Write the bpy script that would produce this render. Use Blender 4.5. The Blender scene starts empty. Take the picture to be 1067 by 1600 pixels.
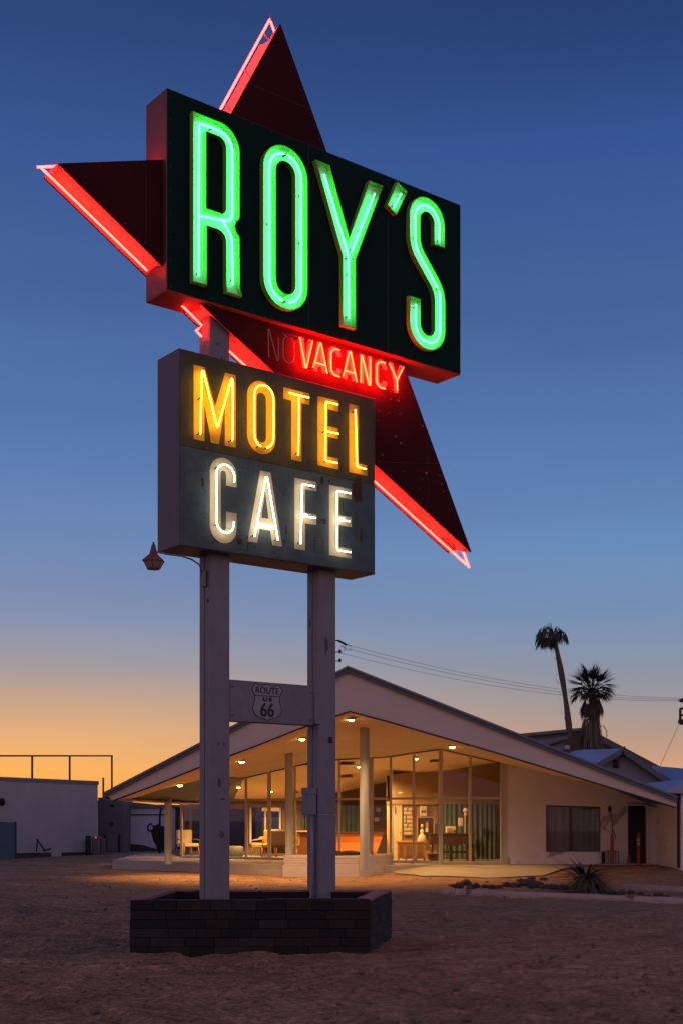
import bpy, math, random
from mathutils import Vector, Matrix, noise
from mathutils.geometry import tessellate_polygon
random.seed(7)
R = math.radians
SC = bpy.context.scene
COL = SC.collection

# ---------------------------------------------------------------- camera
FPX, CX, HZ, H = 2009.0, 533.5, 1275.0, 1.65      # focal length in photo pixels, principal column, horizon row, eye height
cd = bpy.data.cameras.new('camera'); cam = bpy.data.objects.new('camera', cd); COL.objects.link(cam)
cam.location = (0, 0, H); cam.rotation_euler = (R(90), 0, 0)
cd.sensor_fit = 'VERTICAL'; cd.sensor_height = 36; cd.lens = FPX / 1600 * 36
cd.shift_y = (HZ - 800) / 1600; cd.clip_end = 5000; cd.clip_start = .1
SC.camera = cam

# ---------------------------------------------------------------- world: sky shortly after sunset
W = bpy.data.worlds.new('World'); SC.world = W; W.use_nodes = True
nt = W.node_tree; N = nt.nodes; LK = nt.links; N.clear()
def srgb(c):
    if isinstance(c, str): c = [int(c[i:i+2], 16) / 255 for i in (0, 2, 4)]
    return tuple(x / 12.92 if x <= .04045 else ((x + .055) / 1.055) ** 2.4 for x in c) + (1,)
def sky():
    tc = N.new('ShaderNodeTexCoord'); sp = N.new('ShaderNodeSeparateXYZ'); LK.new(tc.outputs['Generated'], sp.inputs[0])
    def math_(op, a, b=None, cl=False):
        m = N.new('ShaderNodeMath'); m.operation = op; m.use_clamp = cl
        for i, x in enumerate((a, b)):
            if x is None: continue
            if isinstance(x, (int, float)): m.inputs[i].default_value = x
            else: LK.new(x, m.inputs[i])
        return m.outputs[0]
    el = math_('MULTIPLY', sp.outputs[2], 1.0)
    def ramp(stops):
        r = N.new('ShaderNodeValToRGB'); e = r.color_ramp.elements
        while len(e) > 1: e.remove(e[-1])
        e[0].position = stops[0][0]; e[0].color = srgb(stops[0][1])
        for p, c in stops[1:]:
            x = e.new(p); x.color = srgb(c)
        LK.new(el, r.inputs[0]); return r.outputs[0]
    left = ramp([(0, 'e08a3c'), (.012, 'fcac4a'), (.035, 'fbb25c'), (.055, 'edb074'), (.085, 'cca688'), (.115, 'a39b9f'), (.15, '8792b2'), (.20, '7089b5'), (.27, '597bb0'), (.36, '48689f'), (.46, '385691'), (.54, '2b4374'), (.75, '324880'), (1, '34487c')])
    right = ramp([(0, 'd0905c'), (.012, 'dda06e'), (.035, 'd8a27c'), (.055, 'bd9a85'), (.085, '9d9697'), (.115, '8993a6'), (.15, '7790b3'), (.20, '688cb8'), (.27, '587ab0'), (.36, '46659c'), (.46, '345390'), (.54, '253d6c'), (.75, '2c4480'), (1, '34487c')])
    back = ramp([(0, 'a08088'), (.05, 'c89c98'), (.14, 'dcb2aa'), (.25, 'c8a8b0'), (.45, '8c90b4'), (.75, '505f94'), (1, '34487c')])  # out-of-view sky behind the camera, brightened to fill ground and walls
    ln = math_('SQRT', math_('ADD', math_('POWER', sp.outputs[0], 2), math_('POWER', sp.outputs[1], 2)))
    ax = math_('DIVIDE', sp.outputs[0], math_('MAXIMUM', ln, .001)); ay = math_('DIVIDE', sp.outputs[1], math_('MAXIMUM', ln, .001))
    def mix(f, a, b):
        m = N.new('ShaderNodeMix'); m.data_type = 'RGBA'; LK.new(f, m.inputs[0]); LK.new(a, m.inputs[6]); LK.new(b, m.inputs[7]); return m.outputs[2]
    def rng(v, a, b):
        m = N.new('ShaderNodeMapRange'); m.interpolation_type = 'SMOOTHSTEP'; LK.new(v, m.inputs[0]); m.inputs[1].default_value = a; m.inputs[2].default_value = b; return m.outputs[0]
    c = mix(rng(ax, -.27, .27), left, right)
    c = mix(rng(ay, .75, -.35), c, back)
    mp = N.new('ShaderNodeMapping'); mp.inputs['Scale'].default_value = (1.6, 1.6, 16); LK.new(tc.outputs['Generated'], mp.inputs[0])
    nz = N.new('ShaderNodeTexNoise'); nz.inputs['Scale'].default_value = 1.3; nz.inputs['Detail'].default_value = 4; LK.new(mp.outputs[0], nz.inputs[0])
    mr = N.new('ShaderNodeMapRange'); mr.inputs[1].default_value = .25; mr.inputs[2].default_value = .75; mr.inputs[3].default_value = .94; mr.inputs[4].default_value = 1.06; LK.new(nz.outputs[0], mr.inputs[0])
    vm_ = N.new('ShaderNodeVectorMath'); vm_.operation = 'SCALE'; LK.new(c, vm_.inputs[0]); LK.new(mr.outputs[0], vm_.inputs['Scale']); c = vm_.outputs[0]
    bg = N.new('ShaderNodeBackground'); LK.new(c, bg.inputs[0]); bg.inputs[1].default_value = 1.0
    o = N.new('ShaderNodeOutputWorld'); LK.new(bg.outputs[0], o.inputs[0])
sky()
SC.view_settings.view_transform = 'Standard'; SC.view_settings.look = 'None'; SC.view_settings.exposure = 0; SC.view_settings.gamma = 1
SC.cycles.use_denoising = True; SC.cycles.max_bounces = 8; SC.cycles.sample_clamp_indirect = 3; SC.cycles.transparent_max_bounces = 16
SC.cycles.caustics_reflective = False; SC.cycles.caustics_refractive = False

# ---------------------------------------------------------------- geometry helpers
def P(px, py, Y):
    return Vector(((px - CX) / FPX * Y, Y, H + (HZ - py) / FPX * Y))
def PZ(px, Y, z):
    return Vector(((px - CX) / FPX * Y, Y, z))
def proj(p):
    return (CX + p[0] / p[1] * FPX, HZ - (p[2] - H) / p[1] * FPX)
def ss(a, b, x):
    t = min(1, max(0, (x - a) / (b - a))); return t * t * (3 - 2 * t)
def gz(x, y):
    return -.1 * ss(20, 34, y) + .27 * ss(.3, 3.0, x) * ss(31, 37.5, y) + .05 * ss(44, 60, y)

class MB:
    def __init__(s): s.v = []; s.f = []; s.sm = []
    def add(s, vs, fs, smooth=False):
        b = len(s.v); s.v += [Vector(p) for p in vs]; s.f += [tuple(b + i for i in f) for f in fs]; s.sm += [smooth] * len(fs); return s
    def box(s, lo, hi):
        x0, y0, z0 = lo; x1, y1, z1 = hi
        return s.add([(x0, y0, z0), (x1, y0, z0), (x1, y1, z0), (x0, y1, z0), (x0, y0, z1), (x1, y0, z1), (x1, y1, z1), (x0, y1, z1)],
                     [(0, 3, 2, 1), (4, 5, 6, 7), (0, 1, 5, 4), (1, 2, 6, 5), (2, 3, 7, 6), (3, 0, 4, 7)])
    def bevbox(s, lo, hi, b):
        # box with chamfered edges
        x0, y0, z0 = lo; x1, y1, z1 = hi; vs = []; idx = {}
        for ix, x in enumerate((x0, x1)):
            for iy, y in enumerate((y0, y1)):
                for iz, z in enumerate((z0, z1)):
                    sx, sy, sz = (1 - 2 * ix) * b, (1 - 2 * iy) * b, (1 - 2 * iz) * b
                    for k, q in enumerate(((x, y + sy, z + sz), (x + sx, y, z + sz), (x + sx, y + sy, z))):
                        idx[ix, iy, iz, k] = len(vs); vs.append(q)
        g = lambda *a: idx[a]
        fs = []
        for i in (0, 1):
            fs.append((g(i, 0, 0, 0), g(i, 1, 0, 0), g(i, 1, 1, 0), g(i, 0, 1, 0)))
            fs.append((g(0, i, 0, 1), g(1, i, 0, 1), g(1, i, 1, 1), g(0, i, 1, 1)))
            fs.append((g(0, 0, i, 2), g(1, 0, i, 2), g(1, 1, i, 2), g(0, 1, i, 2)))
            for j in (0, 1):
                fs.append((g(i, j, 0, 0), g(i, j, 1, 0), g(i, j, 1, 1), g(i, j, 0, 1)))
                fs.append((g(i, 0, j, 0), g(i, 1, j, 0), g(i, 1, j, 2), g(i, 0, j, 2)))
                fs.append((g(0, i, j, 1), g(1, i, j, 1), g(1, i, j, 2), g(0, i, j, 2)))
                for k in (0, 1): fs.append((g(i, j, k, 0), g(i, j, k, 1), g(i, j, k, 2)))
        return s.add(vs, fs)
    def bar(s, a, b, w, h, up=(0, 0, 1)):
        # rectangular bar from a to b, w across, h along up
        a = Vector(a); b = Vector(b); d = (b - a).normalized(); u = Vector(up); x = d.cross(u)
        if x.length < 1e-4: x = d.cross(Vector((0, 1, 0)))
        x.normalize(); u = x.cross(d).normalized(); vs = []
        for p in (a, b):
            for i, j in ((-1, -1), (1, -1), (1, 1), (-1, 1)): vs.append(p + x * i * w / 2 + u * j * h / 2)
        return s.add(vs, [(0, 1, 2, 3), (7, 6, 5, 4), (0, 4, 5, 1), (1, 5, 6, 2), (2, 6, 7, 3), (3, 7, 4, 0)])
    def prism(s, pts, off):
        n = len(pts); pts = [Vector(p) for p in pts]; off = Vector(off)
        tr = tessellate_polygon([pts])
        s.add(pts + [p + off for p in pts], [tuple(t) for t in tr] + [tuple(n + i for i in reversed(t)) for t in tr] + [(i, (i + 1) % n, n + (i + 1) % n, n + i) for i in range(n)]); return s
    def tube(s, pts, r, n=8, r2=None, cap=True):
        pts = [Vector(p) for p in pts]; m = len(pts); vs = []; fs = []; prev = None
        for i, p in enumerate(pts):
            d = (pts[min(i + 1, m - 1)] - pts[max(i - 1, 0)]).normalized()
            if prev is None:
                x = d.cross(Vector((0, 0, 1)))
                if x.length < .1: x = d.cross(Vector((0, 1, 0)))
            else: x = prev - d * prev.dot(d)
            x.normalize(); prev = x; y = d.cross(x)
            rr = r if r2 is None else r + (r2 - r) * i / (m - 1)
            if callable(r): rr = r(i / (m - 1))
            for k in range(n):
                a = 2 * math.pi * k / n; vs.append(p + x * math.cos(a) * rr + y * math.sin(a) * rr)
        for i in range(m - 1):
            for k in range(n): fs.append((i * n + k, i * n + (k + 1) % n, (i + 1) * n + (k + 1) % n, (i + 1) * n + k))
        s.add(vs, fs, True)
        if cap: s.add(vs[:n], [tuple(range(n))]); s.add(vs[-n:], [tuple(range(n))])
        return s
    def lathe(s, c, prof, n=16):
        c = Vector(c); vs = []; fs = []
        for r, z in prof:
            for k in range(n):
                a = 2 * math.pi * (k + .5) / n; vs.append(c + Vector((r * math.cos(a), r * math.sin(a), z)))
        for i in range(len(prof) - 1):
            for k in range(n): fs.append((i * n + k, i * n + (k + 1) % n, (i + 1) * n + (k + 1) % n, (i + 1) * n + k))
        return s.add(vs, fs, n > 10)
    def blob(s, c, r, seed=0, amp=.3, sub=2, flat=1):
        # rough stone
        import bmesh
        bm = bmesh.new(); bmesh.ops.create_icosphere(bm, subdivisions=sub, radius=1)
        vs = []
        for v in bm.verts:
            q = v.co.copy(); k = 1 + amp * noise.noise(q * 1.3 + Vector((seed * 7.1, seed, 0))) + amp * .4 * noise.noise(q * 3.1 + Vector((seed, 0, 3)))
            q *= k; vs.append(Vector(c) + Vector((q.x * r[0], q.y * r[1], q.z * r[2])))
        fs = [tuple(v.index for v in f.verts) for f in bm.faces]; bm.free(); return s.add(vs, fs, False)
    def build(s, name, m, parent=None, world=True):
        me = bpy.data.meshes.new(name); vs = s.v
        if parent is not None and world:
            inv = ROOTM[parent.name].inverted(); vs = [inv @ p for p in vs]
        me.from_pydata([tuple(p) for p in vs], [], s.f)
        for i, p in enumerate(me.polygons): p.use_smooth = s.sm[i]
        me.validate(); me.update()
        import bmesh
        bm = bmesh.new(); bm.from_mesh(me); bmesh.ops.remove_doubles(bm, verts=bm.verts, dist=1e-6); bmesh.ops.recalc_face_normals(bm, faces=bm.faces); bm.to_mesh(me); bm.free()
        o = bpy.data.objects.new(name, me); COL.objects.link(o); me.materials.append(m)
        if parent is not None:
            o.parent = parent; ROOTM[o.name] = ROOTM[parent.name]
        return o
ROOTM = {}
def split(o, most=100):
    # one object per loose island (blocks, rivets, tubes): each a part of its own
    me = o.data; n = len(me.vertices); par = list(range(n))
    def find(i):
        while par[i] != i: par[i] = par[par[i]]; i = par[i]
        return i
    for e_ in me.edges:
        a, b = find(e_.vertices[0]), find(e_.vertices[1])
        if a != b: par[a] = b
    isl = {}
    for p in me.polygons: isl.setdefault(find(p.vertices[0]), []).append(p)
    if len(isl) < 2 or len(isl) > most: return
    name = o.name.split('.')[0]; m = me.materials[0]; root = o.parent
    for k, ps in enumerate(isl.values()):
        ids = sorted({v for p in ps for v in p.vertices}); mp = {v: i for i, v in enumerate(ids)}
        m2 = bpy.data.meshes.new(name); m2.from_pydata([tuple(me.vertices[v].co) for v in ids], [], [[mp[v] for v in p.vertices] for p in ps]); m2.materials.append(m)
        for i, p in enumerate(ps): m2.polygons[i].use_smooth = p.use_smooth
        if k == 0: o.data = m2; continue
        c = bpy.data.objects.new(name, m2); COL.objects.link(c); c.parent = root
        for key in o.keys(): c[key] = o[key]
EXTW, INTW = 400, 720
def thing(name, label, cat, loc=(0, 0, 0), rz=0, group=None):
    o = bpy.data.objects.new(name, None); COL.objects.link(o); o.empty_display_size = .2
    o.location = loc; o.rotation_euler = (0, 0, rz); o['label'] = label; o['category'] = cat
    if group: o['group'] = group
    ROOTM[o.name] = Matrix.Translation(Vector(loc)) @ Matrix.Rotation(rz, 4, 'Z'); return o
def tag(o, label, cat, group=None):
    o['label'] = label; o['category'] = cat
    if group: o['group'] = group
    return o
def single(name, mb, m, label, cat, group=None):
    # a one-mesh thing with its origin at its base
    lo = [min(v[i] for v in mb.v) for i in range(3)]; hi = [max(v[i] for v in mb.v) for i in range(3)]
    c = Vector(((lo[0] + hi[0]) / 2, (lo[1] + hi[1]) / 2, lo[2]))
    mb.v = [v - c for v in mb.v]; o = mb.build(name, m); o.location = c; return tag(o, label, cat, group)
def struct(name, mb, m, kind='structure'):
    o = mb.build(name, m); o['kind'] = kind; return o

# ---------------------------------------------------------------- materials
def base(name):
    m = bpy.data.materials.new(name); m.use_nodes = True; n = m.node_tree.nodes; b = n['Principled BSDF']; return m, n, m.node_tree.links, b
def paint(name, c1, c2=None, scale=2.0, rough=.6, bump=.0, bscale=30, metal=0, stain=None, sthr=.62, sscale=3, stretch=(1, 1, 1), spec=.4, dents=0):
    m, n, l, b = base(name)
    c1 = tuple(c1) + (1,); c2 = tuple(c2 or [x * .75 for x in c1[:3]]) + (1,)
    tc = n.new('ShaderNodeTexCoord'); mp = n.new('ShaderNodeMapping'); mp.inputs['Scale'].default_value = stretch; l.new(tc.outputs['Object'], mp.inputs[0])
    ns = n.new('ShaderNodeTexNoise'); ns.inputs['Scale'].default_value = scale; ns.inputs['Detail'].default_value = 8; ns.inputs['Roughness'].default_value = .65; l.new(mp.outputs[0], ns.inputs[0])
    r = n.new('ShaderNodeMapRange'); r.inputs[1].default_value = .3; r.inputs[2].default_value = .7; l.new(ns.outputs[0], r.inputs[0])
    mx = n.new('ShaderNodeMix'); mx.data_type = 'RGBA'; l.new(r.outputs[0], mx.inputs[0]); mx.inputs[6].default_value = c1; mx.inputs[7].default_value = c2
    out = mx.outputs[2]
    if stain:
        n2 = n.new('ShaderNodeTexNoise'); n2.inputs['Scale'].default_value = sscale; n2.inputs['Detail'].default_value = 5; n2.inputs['Roughness'].default_value = .6; n2.inputs['Distortion'].default_value = .6
        l.new(mp.outputs[0], n2.inputs[0])
        r2 = n.new('ShaderNodeMapRange'); r2.inputs[1].default_value = sthr; r2.inputs[2].default_value = sthr + .02; l.new(n2.outputs[0], r2.inputs[0])
        m2 = n.new('ShaderNodeMix'); m2.data_type = 'RGBA'; l.new(r2.outputs[0], m2.inputs[0]); l.new(out, m2.inputs[6]); m2.inputs[7].default_value = tuple(stain) + (1,); out = m2.outputs[2]
    l.new(out, b.inputs['Base Color']); b.inputs['Roughness'].default_value = rough; b.inputs['Metallic'].default_value = metal; b.inputs['Specular IOR Level'].default_value = spec
    last = None
    if bump:
        nb = n.new('ShaderNodeTexNoise'); nb.inputs['Scale'].default_value = bscale; nb.inputs['Detail'].default_value = 6; l.new(mp.outputs[0], nb.inputs[0])
        bp = n.new('ShaderNodeBump'); bp.inputs['Strength'].default_value = bump; bp.inputs['Distance'].default_value = .02; l.new(nb.outputs[0], bp.inputs['Height']); last = bp
    if dents:
        nd = n.new('ShaderNodeTexNoise'); nd.inputs['Scale'].default_value = 1.3; nd.inputs['Detail'].default_value = 1.5; l.new(tc.outputs['Object'], nd.inputs[0])
        bd = n.new('ShaderNodeBump'); bd.inputs['Strength'].default_value = dents; bd.inputs['Distance'].default_value = .06; l.new(nd.outputs[0], bd.inputs['Height'])
        if last: l.new(last.outputs[0], bd.inputs['Normal'])
        last = bd
    if last: l.new(last.outputs[0], b.inputs['Normal'])
    return m
def emit(name, c, s):
    m, n, l, b = base(name); b.inputs['Base Color'].default_value = (.05, .05, .05, 1)
    b.inputs['Emission Color'].default_value = tuple(c) + (1,); b.inputs['Emission Strength'].default_value = s; return m
def glass(name, tint=(1, 1, 1), refl=.10, rough=.02):
    m, n, l, b = base(name); n.remove(b); out = n['Material Output']
    t = n.new('ShaderNodeBsdfTransparent'); t.inputs[0].default_value = tuple(tint) + (1,)
    g = n.new('ShaderNodeBsdfGlossy'); g.inputs['Roughness'].default_value = rough; g.inputs[0].default_value = (1, 1, 1, 1)
    fr = n.new('ShaderNodeFresnel'); fr.inputs[0].default_value = 1.5; mr = n.new('ShaderNodeMath'); mr.operation = 'MULTIPLY'; mr.inputs[1].default_value = refl / .04; mr.use_clamp = True; l.new(fr.outputs[0], mr.inputs[0])
    x = n.new('ShaderNodeMixShader'); l.new(mr.outputs[0], x.inputs[0]); l.new(t.outputs[0], x.inputs[1]); l.new(g.outputs[0], x.inputs[2]); l.new(x.outputs[0], out.inputs[0]); return m

M = dict(
    post=paint('post_paint', (.215, .195, .235), (.175, .158, .195), 3, .55, .12, 25, stain=(.05, .04, .05), sthr=.665, sscale=2.6, stretch=(1.6, 1.6, .8), dents=.15),
    beam=paint('beam_paint', (.215, .19, .23), (.16, .14, .175), 3, .55, .12, 25, stain=(.07, .055, .06), sthr=.69, sscale=6, dents=.1),
    black=paint('black_lettering', (.012, .012, .014), rough=.5),
    board=paint('roy_board_face', (.007, .024, .018), (.010, .030, .023), 1.5, .8, .05, 40, dents=.1, spec=.03),
    boardside=paint('roy_board_side', (.16, .045, .05), (.11, .035, .038), 2, .5, .08, 30, dents=.2),
    cafeface=paint('cafe_board_face', (.080, .128, .138), (.028, .046, .05), 2.2, .6, .15, 30, stain=(.03, .018, .010), sthr=.665, sscale=3.2, dents=.5),  # board paint tinted teal for the white tubes' light
    motelface=paint('motel_board_face', (.070, .062, .022), (.024, .025, .014), 2.2, .6, .15, 30, stain=(.02, .012, .008), sthr=.67, sscale=3.4, dents=.5),  # same board paint tinted olive for the yellow tubes' light
    cafeside=paint('cafe_board_side', (.105, .08, .115), (.085, .063, .092), 2, .5, .06, 25, dents=.4),
    starface=paint('star_face', (.062, .008, .009), (.040, .0065, .0075), 1.2, .8, .05, 30, stain=(.03, .012, .012), sthr=.66, sscale=3, dents=.3, spec=.1),
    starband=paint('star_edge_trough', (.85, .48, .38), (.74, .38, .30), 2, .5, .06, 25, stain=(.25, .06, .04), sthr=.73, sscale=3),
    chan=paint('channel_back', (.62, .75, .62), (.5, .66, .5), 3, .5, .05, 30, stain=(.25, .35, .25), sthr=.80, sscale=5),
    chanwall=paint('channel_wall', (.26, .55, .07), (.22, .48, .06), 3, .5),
    yellow=paint('yellow_letter_paint', (.78, .42, .012), (.66, .34, .01), 3, .5, .05, 30, stain=(.35, .2, .03), sthr=.72, sscale=5),
    cream=paint('cream_letter_paint', (.60, .53, .36), (.50, .43, .28), 3, .5, .05, 30, stain=(.35, .26, .16), sthr=.70, sscale=5),
    pink=paint('salmon_letter_paint', (.75, .42, .34), (.6, .3, .25), 4, .5),
    dead=paint('unlit_neon_glass', (.45, .20, .16), (.35, .14, .12), 5, .25),
    clip=paint('tube_support', (.03, .03, .03), rough=.4),
    ngreen=emit('green_neon', (.04, 1, .22), 14), nred=emit('red_neon', (1, .019, .0135), 36),
    norange=emit('orange_neon', (1, .0045, .0008), 190), nyellow=emit('yellow_neon', (1, .50, .03), 15), nwhite=emit('white_neon', (1, .84, .60), 9),
)

# ---------------------------------------------------------------- ground
def ground():
    def axis(lo, hi, step, far_lo, far_hi):
        a = []; x = lo
        while x <= hi: a.append(x); x += step
        g = step; x = hi
        while x < far_hi: g *= 1.28; x += g; a.append(x)
        g = step; x = lo
        while x > far_lo: g *= 1.28; x -= g; a.insert(0, x)
        return a
    xs = axis(-5.2, 6.2, .06, -900, 900); ys = axis(9.2, 21, .07, -60, 2500)
    vs = []
    for y in ys:
        for x in xs:
            near = (ss(60, 25, y) if y > 9 else 1) * (1 - .93 * ss(30, 33.5, y))
            z = gz(x, y)
            if near > 0 and abs(x) < 40:
                q = Vector((x, y * .75, 0))
                z += near * (.035 * noise.noise(q * .45) + .035 * noise.noise(q * 1.5 + Vector((3, 0, 0))) + .045 * abs(noise.noise(Vector((x * 1.6 + y * .4, y * 3.2, 1)))) + .025 * noise.noise(q * 4.5) + .016 * noise.noise(q * 10)) - .012 * near
                for cx_, cy_, r_ in ((2, 44, 30.2), (2, 44, 31.9), (-14, 2, 13.2), (-14, 2, 14.8), (26, 34, 33.5)):
                    dd = math.hypot(x - cx_, y - cy_) - r_
                    if abs(dd) < .5: z += near * (-.045 * math.exp(-(dd / .11) ** 2) + .022 * math.exp(-((abs(dd) - .2) / .08) ** 2) + .008 * math.exp(-(dd / .12) ** 2) * math.sin(math.atan2(y - cy_, x - cx_) * r_ * 42))
                dx_ = max(-2.5 - x, 0, x - .55); dy_ = max(15.15 - y, 0, y - 17.3); z += .025 * math.exp(-math.hypot(dx_, dy_) / .14) * (1 + noise.noise(q * 3))
            vs.append((x, y, z))
    n = len(xs); fs = [(j * n + i, j * n + i + 1, (j + 1) * n + i + 1, (j + 1) * n + i) for j in range(len(ys) - 1) for i in range(n - 1)]
    mb = MB(); mb.add(vs, fs, True)
    m, nn, l, b = base('desert_dirt')
    tc = nn.new('ShaderNodeTexCoord')
    def ns(s, d=8, rg=.6, st=(1, 1, 1)):
        mp = nn.new('ShaderNodeMapping'); mp.inputs['Scale'].default_value = st; l.new(tc.outputs['Object'], mp.inputs[0])
        t = nn.new('ShaderNodeTexNoise'); t.inputs['Scale'].default_value = s; t.inputs['Detail'].default_value = d; t.inputs['Roughness'].default_value = rg; l.new(mp.outputs[0], t.inputs[0]); return t.outputs[0]
    def rp(v, a, b_, c, d):
        r = nn.new('ShaderNodeValToRGB'); r.color_ramp.elements[0].position = a; r.color_ramp.elements[1].position = b_; r.color_ramp.elements[0].color = tuple(c) + (1,); r.color_ramp.elements[1].color = tuple(d) + (1,); l.new(v, r.inputs[0]); return r.outputs[0]
    c1 = rp(ns(.5, 10, .7), .3, .7, (.78, .46, .27), (.43, .255, .15)); c2 = rp(ns(14, 10, .75), .35, .72, (.32, .30, .29), (1.6, 1.55, 1.5))
    mm = nn.new('ShaderNodeMix'); mm.data_type = 'RGBA'; mm.blend_type = 'MULTIPLY'; mm.inputs[0].default_value = 1; l.new(c1, mm.inputs[6]); l.new(c2, mm.inputs[7])
    vo = nn.new('ShaderNodeTexVoronoi'); vo.inputs['Scale'].default_value = 22; l.new(tc.outputs['Object'], vo.inputs[0])
    c3 = rp(vo.outputs['Distance'], .05, .16, (.5, .48, .46), (1, 1, 1))
    m3 = nn.new('ShaderNodeMix'); m3.data_type = 'RGBA'; m3.blend_type = 'MULTIPLY'; m3.inputs[0].default_value = .6; l.new(mm.outputs[2], m3.inputs[6]); l.new(c3, m3.inputs[7])
    c4 = rp(ns(1.7, 9, .72, (1, 1.8, 1)), .36, .64, (.62, .60, .60), (1.2, 1.18, 1.12)); m4 = nn.new('ShaderNodeMix'); m4.data_type = 'RGBA'; m4.blend_type = 'MULTIPLY'; m4.inputs[0].default_value = 1; l.new(m3.outputs[2], m4.inputs[6]); l.new(c4, m4.inputs[7])  # random streaks, their tone standing in for relief shading
    l.new(m4.outputs[2], b.inputs['Base Color']); b.inputs['Roughness'].default_value = .92; b.inputs['Specular IOR Level'].default_value = .2
    ad = nn.new('ShaderNodeMath'); ad.operation = 'ADD'; l.new(ns(6, 10, .7, (1, 2.2, 1)), ad.inputs[0]); l.new(ns(45, 6, .7), ad.inputs[1])
    bp = nn.new('ShaderNodeBump'); bp.inputs['Strength'].default_value = .9; bp.inputs['Distance'].default_value = .09; l.new(ad.outputs[0], bp.inputs['Height']); l.new(bp.outputs[0], b.inputs['Normal'])
    struct('ground', mb, m)
    # loose stones
    s = MB(); rnd = random.Random(3)
    for k in range(2600):
        y = 9.5 + 26 * rnd.random() ** 1.6; x = (rnd.random() - .5) * (y * .6)
        if -2.8 < x < 1 and 14.9 < y < 17.5: continue
        r = .006 + .032 * rnd.random() ** 7
        s.blob((x, y, gz(x, y) + .005), (r * 1.2, r, r * .7), k, .5, 1)
    struct('loose_stones', s, paint('stone_grit', (.2, .15, .12), (.1, .07, .055), 8, .9), 'stuff')
ground()

# ---------------------------------------------------------------- the big neon sign
PHI = math.atan2(.6163, .7875)
sign = thing('motel_sign', 'towering neon motel and cafe sign with red star on two lilac posts', 'neon sign', (-1.513, 15.766, 0), PHI)
def L(s, z, o=0): return Vector((s, -o, z))     # sign plane: s along the face, z up, o out towards the viewer
def plate(loops, o0, o1):
    mb = MB(); lv = [[Vector((x, y, 0)) for x, y in lp] for lp in loops]; tr = tessellate_polygon(lv)
    flat = [p for lp in loops for p in lp]; n = len(flat)
    mb.add([L(x, z, o1) for x, z in flat] + [L(x, z, o0) for x, z in flat], [tuple(t) for t in tr] + [tuple(n + i for i in t) for t in tr])
    for lp in loops:
        k = len(lp)
        mb.add([L(x, z, o1) for x, z in lp] + [L(x, z, o0) for x, z in lp], [(i, (i + 1) % k, k + (i + 1) % k, k + i) for i in range(k)])
    return mb
def area(lp): return sum(lp[i][0] * lp[(i + 1) % len(lp)][1] - lp[(i + 1) % len(lp)][0] * lp[i][1] for i in range(len(lp))) / 2
def offs(lp, d):
    # offset towards the loop's inside by d (negative: outside)
    sg = 1 if area(lp) > 0 else -1; n = len(lp); out = []
    for i in range(n):
        a, b, c = Vector(lp[i - 1]), Vector(lp[i]), Vector(lp[(i + 1) % n]); e1 = (b - a).normalized(); e2 = (c - b).normalized()
        n1 = Vector((-e1.y, e1.x)) * sg; n2 = Vector((-e2.y, e2.x)) * sg; m = n1 + n2
        if m.length < .2: m = n1
        m.normalize(); k = min(2.0, 1 / max(.3, m.dot(n1))); q = b + m * d * k; out.append((q.x, q.y))
    return out
def rnd_path(pts, r, n=5, closed=False):
    pts = [Vector(p) for p in pts]; m = len(pts); out = []
    for i, p in enumerate(pts):
        if not closed and i in (0, m - 1): out.append(tuple(p)); continue
        a = pts[i - 1]; b = pts[(i + 1) % m]; ra = min(r, (a - p).length * .49, (b - p).length * .49)
        p0 = p + (a - p).normalized() * ra; p1 = p + (b - p).normalized() * ra
        for k in range(n + 1):
            t = k / n; out.append(tuple(p0 * (1 - t) ** 2 + p * 2 * t * (1 - t) + p1 * t * t))
    return out
def arc(cx, cy, r, a0, a1, n=10, ry=None):
    return [(cx + r * math.cos(R(a0 + (a1 - a0) * k / n)), cy + (ry or r) * math.sin(R(a0 + (a1 - a0) * k / n))) for k in range(n + 1)]
def stroke(path, w):
    n = len(path); l = []; r = []
    for i in range(n):
        a = Vector(path[max(0, i - 1)]); b = Vector(path[i]); c = Vector(path[min(n - 1, i + 1)])
        e1 = (b - a) if i else (c - b); e2 = (c - b) if i < n - 1 else (b - a); e1.normalize(); e2.normalize()
        n1 = Vector((-e1.y, e1.x)); m = n1 + Vector((-e2.y, e2.x)); m.normalize(); k = 1 / max(.5, m.dot(n1)); q = m * w / 2 * k
        l.append(tuple(b + q)); r.append(tuple(b - q))
    return l + r[::-1]
def T(paths, o, r=.012, dip=None):
    # glass tubes at stand-off o with their bent ends going back to the face (dip)
    mb = MB()
    for p in paths:
        pts = [L(x, z, o) for x, z in p]
        mb.tube(pts, r, 8)
    return mb
def clips(points, o):
    mb = MB()
    for x, z in points:
        mb.tube([L(x, z, 0), L(x, z, o)], .007, 6); mb.tube([L(x - .02, z, o - .012), L(x + .02, z, o - .012)], .008, 6)
    return mb

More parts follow.
